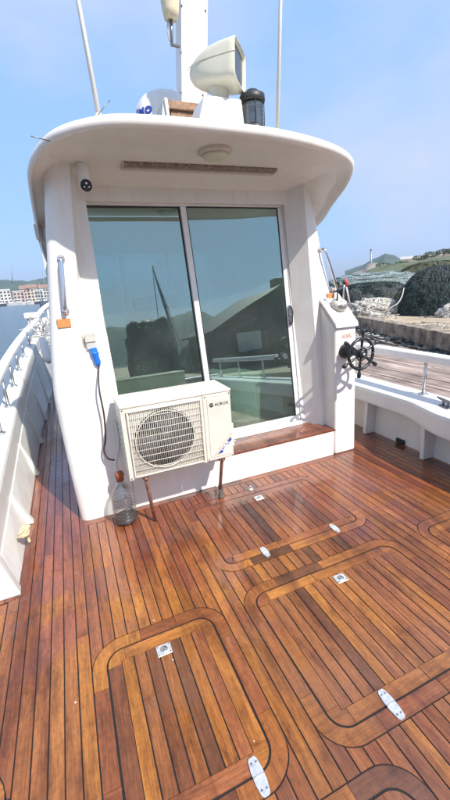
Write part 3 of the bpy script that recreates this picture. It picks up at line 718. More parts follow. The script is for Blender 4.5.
# ---- interior: helm seat and bunk, dim behind the tinted glass
seat = thing('helm_seat', 'dark upholstered helm seat inside the cabin behind the left glass pane', 'seat')
box('seat_cushion', .50, 1.10, 3.62, 4.15, .60, .76, M['fabric'], seat, .05, 4)
box('backrest', .50, 1.10, 3.50, 3.64, .70, 1.42, M['fabric'], seat, .06, 4)
box('headrest', .58, 1.02, 3.51, 3.62, 1.43, 1.56, M['fabric'], seat, .05, 4)
for s_ in (.50, 1.03): box('armrest', s_, s_+.07, 3.66, 4.1, .84, .92, M['fabric'], seat, .025, 3)
tube('pedestal', [(.80, 3.9, .2), (.80, 3.9, .60)], .06, M['steel'], seat, 12)
bunk = thing('cabin_bunk', 'low dark blue bunk cushion inside the cabin at left', 'bunk')
box('locker', .02, .46, 3.25, 5.2, .2, .62, M['greyp'], bunk, .01)
box('cushion', .02, .46, 3.25, 5.2, .622, .78, M['fabric'], bunk, .03, 3)
# pale moulded locker with curved front behind the right pane
mu = thing('moulded_locker', 'pale curved moulded locker inside the cabin behind the right glass pane', 'locker')
def mould(u, v):
    a = rad(200+150*u); rx_, ry_ = .56, .40
    return (1.88+rx_*math.cos(a)*(1+.06*v), 3.80+ry_*math.sin(a)*(1+.06*v), .2+.50*v)
grid_surface('front', mould, 40, 8, M['white'], mu, True)
tp_ = [mould(k/40, 1.0) for k in range(41)]
prism('top', [(p_[0], p_[1]) for p_ in tp_]+[(2.3, 4.6), (1.32, 4.6)], .701, .74, M['white2'], mu)
text('lettering', 'H&G', .07, M['inkdark'], Matrix.Translation((1.79, 3.37, .62)) @ RX0, mu, .002, .001)
box('cushion', 1.45, 2.15, 3.70, 4.5, .742, .88, M['fabric'], mu, .04, 3)

# ---- roof: swept lip, underside shell and crowned top
LIP = [(-.085, 5.9, 2.02), (-.085, 4.4, 2.02), (-.082, 3.5, 2.035), (-.076, 3.2, 2.09), (-.070, 3.0, 2.20), (-.052, 2.78, 2.325), (.018, 2.60, 2.395), (.138, 2.43, 2.432), (.37, 2.29, 2.452), (.62, 2.262, 2.460), (.87, 2.258, 2.462),
       (1.10, 2.262, 2.461), (1.35, 2.272, 2.458), (1.62, 2.31, 2.450), (1.88, 2.375, 2.436), (2.07, 2.47, 2.42), (2.185, 2.575, 2.39), (2.255, 2.73, 2.325), (2.285, 2.93, 2.235), (2.295, 3.12, 2.12), (2.30, 3.5, 2.03), (2.30, 4.4, 2.01), (2.30, 5.9, 2.01)]
LP = smooth_pts(LIP, 5)
ctr = Vector((1.1, 3.9, 0))
bm = bmesh.new(); rows = []
for i, p in enumerate(LP):
    t = (LP[min(i+1, len(LP)-1)]-LP[max(i-1, 0)]); t.z = 0; t.normalize()
    nrm = Vector((-t.y, t.x, 0))                        # inward
    if (ctr-p).dot(nrm) < 0: nrm = -nrm
    # inner target where the underside meets the cabin
    wx = min(max(p.x, .10), 2.06); wy = max(p.y, 3.09) if .05 < p.x < 2.15 else max(p.y, 3.0)
    side = (p.y > 2.75)
    inner = Vector((wx, min(max(wy, 3.09), 5.7), 2.335 if not side else 2.30))
    prof = []
    dirn = inner-p
    for s_, dz in ((1.0, 0), (.8, .022), (.6, .036), (.4, .04), (.2, .028), (.08, .008)):
        q = p+dirn*s_; q.z += dz-.03*(1-s_); prof.append(q)
    for (oi, oz) in ((.012, -.034), (.002, -.026), (-.004, -.012), (-.004, .004), (.004, .016), (.022, .028), (.07, .044), (.18, .070)):
        prof.append(p+nrm*oi+Vector((0, 0, oz)))
    for s_ in (.35, .7, 1.0):
        q = p+nrm*.18+Vector((0, 0, .07)); e_ = Vector((min(max(p.x, .5), 1.7), min(max(p.y, 3.0), 5.6), 2.60)); prof.append(q.lerp(e_, s_))
    rows.append([bm.verts.new(q) for q in prof])
for i in range(len(rows)-1):
    for k in range(len(rows[0])-1):
        f = bm.faces.new((rows[i][k], rows[i+1][k], rows[i+1][k+1], rows[i][k+1])); f.smooth = True
bmesh.ops.remove_doubles(bm, verts=bm.verts, dist=1e-5)
roof = from_bm('roof', bm, M['white'], wh, recalc=True)
mesh('roof_deck', [(.45, 2.95, 2.592), (1.75, 2.95, 2.592), (1.75, 5.7, 2.592), (.45, 5.7, 2.592)], [(0, 1, 2, 3)], M['white'], roof)
# drip tabs at the port eave end
for k in range(3):
    hexa('drip_tab', [Vector((-.088+.012*k, 3.16+.05*k, 2.00-.012*k)), Vector((-.066+.012*k, 3.16+.05*k, 2.0-.012*k)), Vector((-.086+.012*k, 3.2+.05*k, 2.0)), Vector((-.064+.012*k, 3.2+.05*k, 2.0)),
                      Vector((-.09+.012*k, 3.16+.05*k, 2.10)), Vector((-.06+.012*k, 3.16+.05*k, 2.10)), Vector((-.09+.012*k, 3.2+.05*k, 2.10)), Vector((-.06+.012*k, 3.2+.05*k, 2.10))], M['beige'], roof, .002)

# ---- grab rails, reflectors
def grab(name, a, b, out_, label, group):
    t = thing(name, label, 'grab rail', group)
    a = Vector(a); b = Vector(b); n_ = Vector(out_)
    pts = smooth_pts([a, a+n_*.035, a.lerp(b, .08)+n_*.055, a.lerp(b, .5)+n_*.06, a.lerp(b, .92)+n_*.055, b+n_*.035, b], 5)
    tube('bar', pts, .0125, M['chrome'], t, 12)
    for q in (a, b): lathe('flange', [(.0001, -.004), (.024, -.004), (.024, .006), (.014, .010), (.0001, .010)], M['chrome'], t, 16, align(q, n_))
a = onY(61, 259, 2.78); b = onY(65.5, 311, 2.757)
grab('grab_rail', (a.x, leftY(a.x, a.z)-.004, a.z), (b.x, leftY(b.x, b.z)-.004, b.z), (0, -1, .08), 'polished grab rail on the left cabin pier above the orange reflector', 'cabin grab rails')
a = onY(319.5, 250, 2.93); b = onY(332.5, 289, 2.90)
grab('grab_rail', (a.x, ry(a.z)+.005, a.z), (b.x, ry(b.z)+.01, b.z), (.35, -.94, 0), 'polished grab rail on the right cabin pier above the steering console', 'cabin grab rails')
p = onY(64, 323, 2.77)
o = box('reflector', p.x-.042, p.x+.042, leftY(p.x, p.z)-.010, leftY(p.x, p.z)+.002, p.z-.03, p.z+.03, M['orange'], None, .004); tag(o, 'small orange reflector under the left grab rail', 'reflector', 'orange reflectors')
p = onY(331.5, 296.5, 2.88)
o = box('reflector', p.x-.042, p.x+.042, ry(p.z)-.012, ry(p.z)+.03, p.z-.03, p.z+.03, M['orange'], None, .004); tag(o, 'small orange reflector under the right grab rail beside the console', 'reflector', 'orange reflectors')

# ---- ceiling strip light, dome light, security camera under the eave
from mathutils.bvhtree import BVHTree
def bvh_of(o):
    return BVHTree.FromPolygons([tuple(v.co) for v in o.data.vertices], [tuple(p.vertices) for p in o.data.polygons])
ROOFB = bvh_of(roof)
def hit(b, px, py):
    r_ = Vector(ray(px, py)).normalized(); return b.ray_cast(Vector((0, 0, CAMZ)), r_)
M['stripgrime'] = simple('grimy_strip_channel', (.24, .19, .16), .6, var=.6, nscale=45)
t = thing('strip_light', 'long narrow strip light fixed under the roof overhang', 'light')
pA = hit(ROOFB, 122, 164.5)[0]; pB = hit(ROOFB, 274, 171)[0]
dA = (pB-pA).normalized(); uA = Vector((0, -.12, -1)); nA = uA.cross(dA).normalized(); 
if nA.y < 0: nA = -nA
uA = dA.cross(nA).normalized()
if uA.z > 0: uA = -uA
m4 = Matrix(((dA.x, nA.x, uA.x, pA.x), (dA.y, nA.y, uA.y, pA.y), (dA.z, nA.z, uA.z, pA.z), (0, 0, 0, 1)))
LN = (pB-pA).length
for (nm, o0, o1, z0_, z1_, mt) in (('channel', -.045, .004, -.02, .012, M['stripgrime']), ('diffuser', .0045, .034, -.02, .024, M['beige']), ('back_plate', .0345, .050, -.02, .012, M['stripgrime'])):
    bm = bmesh.new(); bm_box(bm, 0, LN, o0, o1, z0_, z1_, m4); bevel_all(bm, .004, 2); from_bm(nm, bm, mt, t)
for s_ in (0, LN):
    bm = bmesh.new(); bm_box(bm, s_-.006, s_+.006, -.050, .040, -.02, .020, m4); bevel_all(bm, .004, 2); from_bm('end_cap', bm, M['beige'], t)
t = thing('dome_light', 'round cream dome light on the underside of the roof', 'light')
q = hit(ROOFB, 215, 151)[0]; m4 = Matrix.Translation(q+Vector((0, 0, -.004)))
lathe('rim', [(.0001, .03), (.108, .03), (.112, -.006), (.088, -.018), (.0001, -.018)], M['beige'], t, 32, m4)
lathe('dome', [(.087, -.0185), (.08, -.034), (.055, -.046), (.02, -.052), (.0001, -.052)], M['cream'], t, 32, m4)
t = thing('security_camera', 'white security camera hanging under the left end of the roof', 'camera')
c = onY(82, 176, 2.82)
box('mount_plate', c.x-.03, c.x+.05, 2.88, 2.93, 2.385, 2.43, M['white2'], t, .006)
lathe('housing', [(.0001, .0), (.03, .0), (.036, .012), (.038, .08), (.036, .1), (.0001, .11)], M['alu'], t, 24, align((c.x+.005, 2.84, 2.395), (.05, -.18, -1)))
lathe('ball', [(.0001, -.042)]+[(.042*math.cos(a*PI/12), .042*math.sin(a*PI/12)) for a in range(-5, 6)]+[(.0001, .042)], M['alu'], t, 24, Matrix.Translation((c.x+.012, 2.812, 2.272)))
lathe('lens_face', [(.0001, 0), (.036, 0), (.034, .010), (.02, .016), (.0001, .018)], M['blackplastic'], t, 24, align((c.x+.014, 2.786, 2.262), (.0, -.9, -.35)))
for (dx, dz, r) in ((0, .012, .008), (-.014, -.008, .006), (.014, -.008, .006)):
    lathe('lens', [(.0001, 0), (r, 0), (r*.8, .004), (.0001, .005)], M['chrome'], t, 12, align((c.x+.014+dx, 2.768, 2.258+dz), (0, -.9, -.35)))

# ---- shore-power inlet: grey box, blue plug, black lead
t = thing('shore_power_plug', 'grey inlet box with blue plug on the left cabin pier', 'plug')
p = onY(91, 342, 2.78); yb = leftY(p.x, 1.3)
box('inlet_box', p.x-.033, p.x+.033, yb-.05, yb+.002, p.z-.055, p.z+.055, M['greyp'], t, .008)
box('lid', p.x-.037, p.x+.037, yb-.058, yb-.048, p.z-.002, p.z+.06, M['greyp'], t, .004)
q0 = Vector((p.x+.008, yb-.045, p.z-.05)); q1 = Vector((p.x+.024, yb-.085, p.z-.17))
lathe('plug_body', [(.0001, 0), (.026, 0), (.026, .03), (.029, .032), (.029, .045), (.023, .05), (.024, .10), (.014, .125), (.0001, .126)], M['bluep'], t, 20, align(q0, q1-q0))
lead = thing('power_lead', 'dark cable hanging from the blue plug down to the water jug', 'cable')
pts = [q1, onY(99, 388, 2.66), onY(104, 415, 2.64), onY(105.5, 438, 2.63), onY(104, 450, 2.63), onY(108, 458.5, 2.62), onY(116, 460, 2.60)]
tube('lead', smooth_pts(pts, 6), .0065, M['cable'], lead, 8)

# ================================================================== AIR CONDITIONER
ac = thing('air_conditioner', 'cream outdoor air conditioner unit with round fan grille beside the glass door', 'air conditioner')
AX0, AX1, AY0, AY1, AZ0, AZ1 = .222, .978, 2.352, 2.655, .400, .912
FC = (AX0+.268, (AZ0+AZ1)/2-.008); FR = .208
# front panel with a round opening
bm = bmesh.new()
NS = 48; ring = []; sq = []
fx0, fx1, fz0, fz1 = AX0, AX0+.548, AZ0, AZ1
for k in range(NS):
    a = 2*PI*k/NS; ca, sa = math.cos(a), math.sin(a)
    ring.append((FC[0]+FR*ca, AY0, FC[1]+FR*sa))
    s_ = 1e9
    if ca > 1e-6: s_ = min(s_, (fx1-FC[0])/ca)
    if ca < -1e-6: s_ = min(s_, (fx0-FC[0])/ca)
    if sa > 1e-6: s_ = min(s_, (fz1-FC[1])/sa)
    if sa < -1e-6: s_ = min(s_, (fz0-FC[1])/sa)
    sq.append((FC[0]+s_*ca, AY0, FC[1]+s_*sa))
rv = [bm.verts.new(p) for p in ring]; sv = [bm.verts.new(p) for p in sq]; bv = [bm.verts.new((p[0], AY0+.05, p[2])) for p in ring]
for k in range(NS):
    j = (k+1) % NS
    bm.faces.new((sv[k], sv[j], rv[j], rv[k])); bm.faces.new((rv[k], rv[j], bv[j], bv[k]))
corn = [bm.verts.new(p) for p in ((fx0, AY0, fz0), (fx1, AY0, fz0), (fx1, AY0, fz1), (fx0, AY0, fz1))]
for cvt in corn:
    best = sorted(sv, key=lambda v: (v.co-cvt.co).length)[:2]
    if (best[0].co-cvt.co).length > 1e-5:
        try: bm.faces.new((cvt, best[0], best[1]))
        except Exception: pass
front = from_bm('front_panel', bm, M['acwhite'], ac)
box('casing', AX0, AX1, AY0+.052, AY1, AZ0, AZ1-.013, M['acwhite'], ac, .006)
box('side_cheek', AX0, AX0+.004, AY0+.0005, AY0+.0515, AZ0, AZ1-.013, M['acwhite'], ac)
box('top_cover', AX0-.005, AX1+.005, AY0-.006, AY1+.004, AZ1-.012, AZ1+.006, M['acwhite'], ac, .005, 3)
for yy in (AY0+.10, AY0+.2):
    box('top_rib', AX0+.02, AX1-.02, yy-.004, yy+.004, AZ1+.0062, AZ1+.010, M['acwhite'], ac, .0015)
box('service_panel', AX0+.5485, AX1, AY0-.004, AY0+.0515, AZ0+.004, AZ1-.014, M['acwhite'], ac, .007, 3)
sp_ = box('panel_face', AX0+.578, AX1-.012, AY0-.0075, AY0-.0045, AZ0+.03, AZ1-.045, M['acwhite'], ac, .0012)
box('valve_cover', AX1+.0005, AX1+.042, AY0+.06, AY0+.25, AZ0+.045, AZ0+.235, M['acwhite'], ac, .016, 3)
# louvred left flank fins
for k in range(9):
    box('side_louvre', AX0-.006, AX0-.0005, AY0+.07, AY1-.03, AZ0+.09+k*.037, AZ0+.098+k*.037, M['acgrille'], ac)
# dark cavity, fan
lathe('fan_cavity', [(.0001, 0), (FR-.002, 0), (FR-.002, .004), (.0001, .004)], M['dark'], ac, 40, align((FC[0], AY0+.0475, FC[1]), (0, -1, 0)))
fan = lathe('fan_hub', [(.0001, 0), (.055, 0), (.05, .018), (.0001, .022)], M['fan'], ac, 24, align((FC[0], AY0+.042, FC[1]), (0, -1, 0)))
for k in range(3):
    a0 = k*2*PI/3+.5; v = []; f = []
    for i in range(7):
        for j in range(6):
            r_ = .045+(.19-.045)*j/5; a = a0+(i/6)*1.35+.3*j/5
            v.append((FC[0]+r_*math.cos(a), AY0+.038-.024*i/6, FC[1]+r_*math.sin(a)))
    for i in range(6):
        for j in range(5): f.append((i*6+j, i*6+j+1, (i+1)*6+j+1, (i+1)*6+j))
    mesh('fan_blade', v, f, M['fan'], fan, True)
# square wire guard in front: fine vertical bars, a few horizontals, one rim ring
gx0, gx1, gz0, gz1 = AX0+.038, AX0+.528, AZ0+.022, AZ1-.038
bm = bmesh.new()
x = gx0+.006
while x < gx1:
    bm_tube(bm, [(x, AY0-.010, gz0), (x-.004, AY0-.016, (gz0+gz1)/2), (x, AY0-.010, gz1)], .0019, 4); x += .0128
g = from_bm('grille_bars', bm, M['acgrille'], ac); g['kind'] = 'stuff'
for k in range(11):
    z = gz0+(gz1-gz0)*k/10
    tube('grille_wire', [(gx0, AY0-.0125, z), ((gx0+gx1)/2, AY0-.0185, z), (gx1, AY0-.0125, z)], .0024, M['acgrille'], ac, 5)
for (xa, xb, za, zb) in ((gx0-.006, gx0+.004, gz0-.006, gz1+.006), (gx1-.004, gx1+.006, gz0-.006, gz1+.006)):
    box('grille_frame', xa, xb, AY0-.017, AY0-.001, za, zb, M['acgrille'], ac, .003)
for (za, zb) in ((gz0-.006, gz0+.004), (gz1-.004, gz1+.006)):
    box('grille_frame', gx0+.0045, gx1-.0045, AY0-.017, AY0-.001, za, zb, M['acgrille'], ac, .003)
tube('grille_ring', [(FC[0]+.2*math.cos(2*PI*k/36), AY0-.013, FC[1]+.2*math.sin(2*PI*k/36)) for k in range(37)], .003, M['acgrille'], ac, 5)
# lettering and sticker
RX = Matrix.Rotation(rad(90), 4, 'X')
def face_m(x_, y_, z_, rot=0.0, shear=0.0):
    return Matrix.Translation((x_, y_, z_)) @ RX @ Matrix.Rotation(rot, 4, 'Z')
text('logo', 'AUROX', .030, M['inkdark'], face_m(AX0+.684, AY0-.0078, AZ1-.092), sp_, .0006, .0006)
text('logo_mark', 'G', .036, M['inkdark'], face_m(AX0+.607, AY0-.0078, AZ1-.092), sp_, .0006, .003)
def sticker(name, pts, mat):
    return mesh(name, [(AX0+.60+u, AY0-.0079, AZ0+.045+v_) for u, v_ in pts], [tuple(range(len(pts)))], mat, sp_)
sticker('sticker_red', [(-.005, -.005), (.02, -.003), (.145, .13), (.15, .155)], M['inkpink'])
o = mesh('sticker_blue', [(AX0+.63, AY0-.0084, AZ0+.046), (AX0+.665, AY0-.0084, AZ0+.052), (AX0+.745, AY0-.0084, AZ0+.14), (AX0+.735, AY0-.0084, AZ0+.16)], [(0, 1, 2, 3)], M['inkblue'], sp_)
text('sticker_text', 'G&A', .04, M['inkwhite'], face_m(AX0+.69, AY0-.0088, AZ0+.10, rad(47)), sp_, .0004, .001)
for (dx, dz) in ((.565, .02), (.565, .485), (.744, .015), (.744, .488), (.012, .012), (.012, .49)):
    lathe('screw', [(.0001, 0), (.0055, 0), (.0045, .003), (.0001, .0035)], M['screw'], ac, 10, align((AX0+dx, AY0-(.0042 if dx > .5 else 0), AZ0+dz), (0, -1, 0)))
for k, yy in enumerate((AY0+.12, AY0+.17)):
    tube('refrigerant_pipe', smooth_pts([(AX1+.03, yy, AZ0+.08), (AX1+.075, yy+.02, AZ0+.05), (AX1+.07, yy+.12, AZ0+.0), (AX1-.02, AY1+.02, AZ0-.04)], 5), .010, M['greyp'], ac, 8)
# support legs
def leg(px, py, top_x, label=None):
    f = onZ(px, py, 0); return f
f1 = onZ(155.5, 521, 0.0); f2 = onZ(219.5, 497, 0.0)
for (f_, tx) in ((f1, AX0+.105), (f2, AX1-.085)):
    lg = tube('leg', [(tx, AY0+.04, AZ0-.002), (tx+.004, AY0+.045, AZ0-.05), (f_.x, f_.y, .002)], .0125, M['rust'], ac, 10)
    box('leg_bracket', tx-.022, tx+.022, AY0+.012, AY0+.075, AZ0-.026, AZ0-.0005, M['rust'], lg, .003)
    lathe('bolt', [(.0001, 0), (.010, 0), (.010, .012), (.0001, .013)], M['rust'], lg, 6, align((tx, AY0+.011, AZ0-.014), (0, -1, 0)))
cupt = thing('leg_foot_cup', 'small cut-off clear plastic cup round the right air conditioner leg', 'cup')
lathe('cup', [(.0001, .002), (.036, .002), (.037, .02), (.035, .05), (.038, .085), (.036, .085), (.033, .05), (.034, .01), (.0001, .008)], M['clear'], cupt, 20, Matrix.Translation((f2.x, f2.y, 0)))
# drain jug
jug = thing('water_jug', 'clear ribbed plastic water jug with orange cap standing left of the air conditioner', 'bottle')
J = onZ(126, 519, 0); J.y += .0
JM = Matrix.Translation((J.x, 2.53, 0.0))
prof = [(.0001, .002), (.062, .002), (.078, .012), (.083, .03)]
z = .03
for k in range(7):
    prof += [(.083, z+.010), (.078, z+.016), (.083, z+.022)]; z += .026
prof += [(.081, z+.012), (.064, z+.05), (.04, z+.088), (.024, z+.108), (.022, z+.135), (.0215, z+.14), (.0001, z+.141)]
lathe('body', prof, M['clear'], jug, 32, JM)
ztop = z+.14
lathe('dregs', [(.0001, .004), (.06, .004), (.076, .016), (.079, .045), (.0001, .047)], M['dark'], jug, 24, JM)
lathe('cap', [(.0001, -.02), (.027, -.02), (.028, .012), (.034, .02), (.030, .042), (.012, .055), (.0001, .056)], M['orangecap'], jug, 20, Matrix.Translation((J.x, 2.53, ztop)))
tube('drain_hose', smooth_pts([(J.x, 2.53, ztop+.04), (J.x-.01, 2.56, ztop+.09), (J.x+.03, 2.6, ztop+.2), (AX0-.012, 2.60, .62), (AX0-.012, 2.62, .75)], 5), .011, M['greyp'], jug, 8)

# ================================================================== HELM CONSOLE
hc = thing('steering_console', 'white outside steering console with sloped top at the right of the door', 'console')
CX0, CX1, CY0 = 2.149, 2.381, 2.666
hexa('body', [(CX0, CY0, 0), (CX1+.006, CY0, 0), (CX0, 2.90, 0), (CX1+.006, 2.90, 0), (CX0-.02, CY0+.012, 1.19), (CX1-.02, CY0+.012, 1.19), (CX0-.02, 2.95, 1.43), (CX1-.02, 2.95, 1.43)], M['white'], hc, .022, 4)
hexa('sloped_top', [(CX0-.028, CY0-.012, 1.188), (CX1-.012, CY0-.012, 1.188), (CX0-.028, 2.94, 1.452), (CX1-.012, 2.94, 1.452), (CX0-.024, CY0-.006, 1.232), (CX1-.016, CY0-.006, 1.232), (CX0-.024, 2.94, 1.482), (CX1-.016, 2.94, 1.482)], M['white'], hc, .010, 3)
text('lettering', 'AUEK', .046, M['inkpink'], face_m(CX0+.105, CY0+.006, 1.115), hc, .0006, .001)
sw = D.objects.new('steering_wheel', None); COL.objects.link(sw); sw.parent = hc
WC = onY(361, 354, 2.47); WY = 2.47
ringp = [(WC.x+.128*math.cos(2*PI*k/48), WY, WC.z+.128*math.sin(2*PI*k/48)) for k in range(49)]
tube('rim', ringp, .0135, M['blackplastic'], sw, 10)
tube('inner_ring', [(WC.x+.052*math.cos(2*PI*k/32), WY-.008, WC.z+.052*math.sin(2*PI*k/32)) for k in range(33)], .008, M['blackplastic'], sw, 8)
for k in range(6):
    a = rad(90+60*k-4); d = Vector((math.cos(a), 0, math.sin(a))); c0 = Vector((WC.x, WY, WC.z))
    ts = [(.02, .010), (.06, .009), (.10, .013), (.118, .012), (.142, .011), (.150, .010), (.16, .014), (.18, .0175), (.20, .0165), (.207, .010)]
    tube('spoke', [c0+d*s_ for s_, _ in ts], [r for _, r in ts], M['blackplastic'], sw, 10)
lathe('hub', [(.0001, -.03), (.03, -.03), (.036, -.02), (.036, .02), (.028, .03), (.028, .12), (.05, .135), (.06, .16), (.066, .185), (.066, .203), (.0001, .203)], M['blackplastic'], sw, 24, align((WC.x, WY, WC.z), (.02, 1, 0)))
lathe('hub_nut', [(.0001, .03), (.014, .03), (.012, .042), (.0001, .043)], M['chrome'], sw, 6, align((WC.x, WY, WC.z), (0, -1, 0)))
# throttle head and lever
tm = align((2.262, 2.80, 1.37), (0, -.62, .78))
bm = bmesh.new(); bm_lathe(bm, [(.0001, 0), (.075, 0), (.075, .02), (.06, .045), (.03, .055), (.0001, .056)], 24, tm); th_ = from_bm('throttle_head', bm, M['greyp'], hc)
for (sx, ang) in ((-1, .35), (1, -.15)):
    b0 = tm @ Vector((sx*.035, 0, .03)); tip = b0+Vector((sx*.01, -.06*ang, .17))
    tube('lever', [b0, b0.lerp(tip, .6), tip], [.008, .006, .006], M['chrome'] if sx > 0 else M['blackplastic'], th_, 8)
    lathe('knob', [(.0001, -.015), (.012, -.012), (.017, 0), (.012, .014), (.0001, .016)], M['blackplastic'], th_, 14, Matrix.Translation(tip))
for k in range(9):
    a = k*.7; tube('hose_coil', [tm @ Vector((.03*math.cos(a+i*.5)+.02*math.sin(k), .04*math.sin(a+i*.55)-.03, .045+.008*math.sin(i+k))) for i in range(10)], .005, M['screw'], th_, 6)
fl = thing('marker_stick', 'thin white stick with red tag standing on the steering console', 'marker')
b0 = onY(350, 301, 2.9); b1 = onY(346, 285, 2.9)
tube('stick', [b0-Vector((0, 0, .03)), b1], .007, M['white2'], fl, 8)
lathe('tag', [(.0001, -.035), (.017, -.03), (.019, .03), (.0001, .036)], M['redflag'], fl, 14, align(b1+Vector((0, 0, .02)), b1-b0))

# ================================================================== BULWARKS
def sweep(name, path, prof_fn, mat, parent, smooth=False, closed_prof=True):
    """path: list of (y) ; prof_fn(y) -> list of (x, z); loft"""
    rows = [[(x_, y_, z_) for (x_, z_) in prof_fn(y_)] for y_ in path]
    n = len(rows[0]); v = [p for r_ in rows for p in r_]; f = []
    for i in range(len(rows)-1):
        for k in range(n if closed_prof else n-1):
            f.append((i*n+k, i*n+(k+1) % n, (i+1)*n+(k+1) % n, (i+1)*n+k))
    if closed_prof:
        f.append(tuple(range(n))[::-1]); f.append(tuple(range((len(rows)-1)*n, len(rows)*n)))
    bm = bmesh.new(); vv = [bm.verts.new(p) for p in v]
    for q in f: bm.faces.new([vv[i] for i in q])
    return from_bm(name, bm, mat, parent, smooth)
# ---- starboard
sb = thing('starboard_bulwark', 'white bulwark with ribs and flat top rail along the right side of deck', 'bulwark')
YS = [-1.9, -1.2, -.6, -.2, .2, .6, 1.0, 1.4, 1.7, 1.9, 2.0, 2.1, 2.2, 2.3, 2.4, 2.55, 2.8, 3.2, 3.8, 4.6, 6.0, 7.5]
def sbend(y): return 0 if y < 3.2 else .035*(y-3.2)**1.6
def fasx(y): return 2.715-.105*sstep(2.45, 1.95, y)-sbend(y) if True else 0
def fasx(y): return 2.715-.105*(1-sstep(1.95, 2.45, y))-sbend(y)
def faslow(y): return .365-.03*(1-sstep(2.0, 2.4, y))
def captop(y): return .520
sweep('cap_and_fascia', YS, lambda y: [(fasx(y)+.0, faslow(y)), (fasx(y)-.004, faslow(y)+.02), (fasx(y)-.002, captop(y)-.035), (fasx(y)+.006, captop(y)-.012), (fasx(y)+.03, captop(y)), (3.04-sbend(y), captop(y)), (3.05-sbend(y), captop(y)-.02), (3.05-sbend(y), faslow(y))], M['white2'], sb)
sweep('inner_panel', YS, lambda y: [(2.858-sbend(y), -.02), (2.872-sbend(y), faslow(y)-.001), (2.93-sbend(y), faslow(y)-.001), (2.93-sbend(y), -.02)], M['white2'], sb)
sweep('outer_hull', YS, lambda y: [(2.932-sbend(y), -1.0), (2.932-sbend(y), faslow(y)-.001), (3.049-sbend(y), faslow(y)-.001), (3.0-sbend(y), -1.0)], M['white2'], sb)
for y in (-1.4, -.55, .45, 1.32, 2.21, 2.93, 3.75, 4.6):
    s_ = sbend(y); w_ = .022
    hexa('rib', [(2.735-s_, y-w_, 0), (2.86-s_, y-w_, 0), (2.735-s_, y+w_, 0), (2.86-s_, y+w_, 0),
                 (2.748-s_-(.03 if y < 2.3 else 0), y-w_, faslow(y)+.005), (2.875-s_, y-w_, faslow(y)+.005), (2.748-s_-(.03 if y < 2.3 else 0), y+w_, faslow(y)+.005), (2.875-s_, y+w_, faslow(y)+.005)], M['white2'], sb, .008)
sweep('top_rail', YS, lambda y: [(2.905-sbend(y), .838), (2.905-sbend(y), .895), (2.915-sbend(y), .905), (3.005-sbend(y), .905), (3.015-sbend(y), .895), (3.015-sbend(y), .838), (3.0-sbend(y), .828), (2.92-sbend(y), .828)], M['alu'], sb)
for y in (-1.6, -.6, .42, 1.43, 2.43, 3.45, 4.5, 5.6):
    s_ = sbend(y)
    st = tube('stanchion', [(2.955-s_, y, .515), (2.955-s_, y, .832)], .0155, M['steel'], sb, 12)
    lathe('foot', [(.0001, .518), (.045, .5205), (.045, .527), (.02, .532), (.0001, .533)], M['steel'], st, 16, Matrix.Translation((2.955-s_, y, 0)))
# cleat on the cap
def cleat(loc, rz, label, mat):
    t = thing('mooring_cleat', label, 'cleat', 'cap cleats')
    m4 = Matrix.Translation(loc) @ Matrix.Rotation(rz, 4, 'Z')
    bm = bmesh.new(); bm_box(bm, -.055, .055, -.022, .022, .0, .010, m4); bevel_all(bm, .004, 2); from_bm('base', bm, mat, t)
    for s_ in (-.028, .028): tube('post', [m4 @ Vector((s_, 0, .008)), m4 @ Vector((s_, 0, .045))], .011, mat, t, 10)
    tube('horn', [m4 @ Vector(p_) for p_ in ((-.105, 0, .056), (-.07, 0, .052), (0, 0, .05), (.07, 0, .052), (.105, 0, .056))], [.007, .011, .013, .011, .007], mat, t, 10)
cleat(Vector((2.80, 2.08, .5215)), rad(75), 'dark mooring cleat on the right bulwark cap at the frame edge', M['screw'])
# scupper at the foot of the panel
o = box('scupper_flap', 2.835, 2.857, 2.50, 2.60, .004, .05, M['rubber'], None, .006); tag(o, 'small black scupper flap at the foot of the right bulwark', 'scupper')

# ---- port
pb = thing('port_bulwark', 'white bulwark with ribs and sloping top rail along the left side deck', 'bulwark')
YP = [2.13, 2.3, 2.7, 3.2, 3.8, 4.4, 5.0, 5.8, 6.6, 7.4, 8.2, 9.0, 9.8]
def pbend(y): return 0 if y < 4.5 else .011*(y-4.5)**2
def pz(y): return .105*(y-3.0)-.235
sweep('inner_panel', YP, lambda y: [(-.500+pbend(y), -.02), (-.57+pbend(y), .49+pz(y)), (-.62+pbend(y), .49+pz(y)), (-.60+pbend(y), -.02)], M['white2'], pb)
sweep('cap_and_fascia', YP, lambda y: [(-.578+pbend(y), .485+pz(y)), (-.584+pbend(y), .66+pz(y)), (-.592+pbend(y), .685+pz(y)), (-.62+pbend(y), .695+pz(y)), (-.80+pbend(y), .695+pz(y)), (-.82+pbend(y), .68+pz(y)), (-.82+pbend(y), .485+pz(y))], M['white2'], pb)
sweep('outer_hull', YP, lambda y: [(-.625+pbend(y), .484+pz(y)), (-.818+pbend(y), .484+pz(y)), (-.76+pbend(y), -1.0), (-.62+pbend(y), -1.0)], M['white2'], pb)
def yv(y): return y
hexa('end_post', [(-.487, 2.085, 0), (-.84, 2.085, 0), (-.493, 2.16, 0), (-.84, 2.16, 0), (-.575, 2.085, .352), (-.84, 2.085, .352), (-.575, 2.16, .357), (-.84, 2.16, .357)], M['white2'], pb, .008)
for y in (2.86, 3.72, 4.6, 5.5, 6.4, 7.3):
    w_ = .03; b_ = pbend(y)
    hexa('rib', [(-.598+b_, y-w_, 0), (-.462+b_, y-w_, 0), (-.598+b_, y+w_, 0), (-.462+b_, y+w_, 0), (-.62+b_, y-w_, .50+pz(y)), (-.562+b_, y-w_, .50+pz(y)), (-.62+b_, y+w_, .50+pz(y)), (-.562+b_, y+w_, .50+pz(y))], M['white2'], pb, .008)
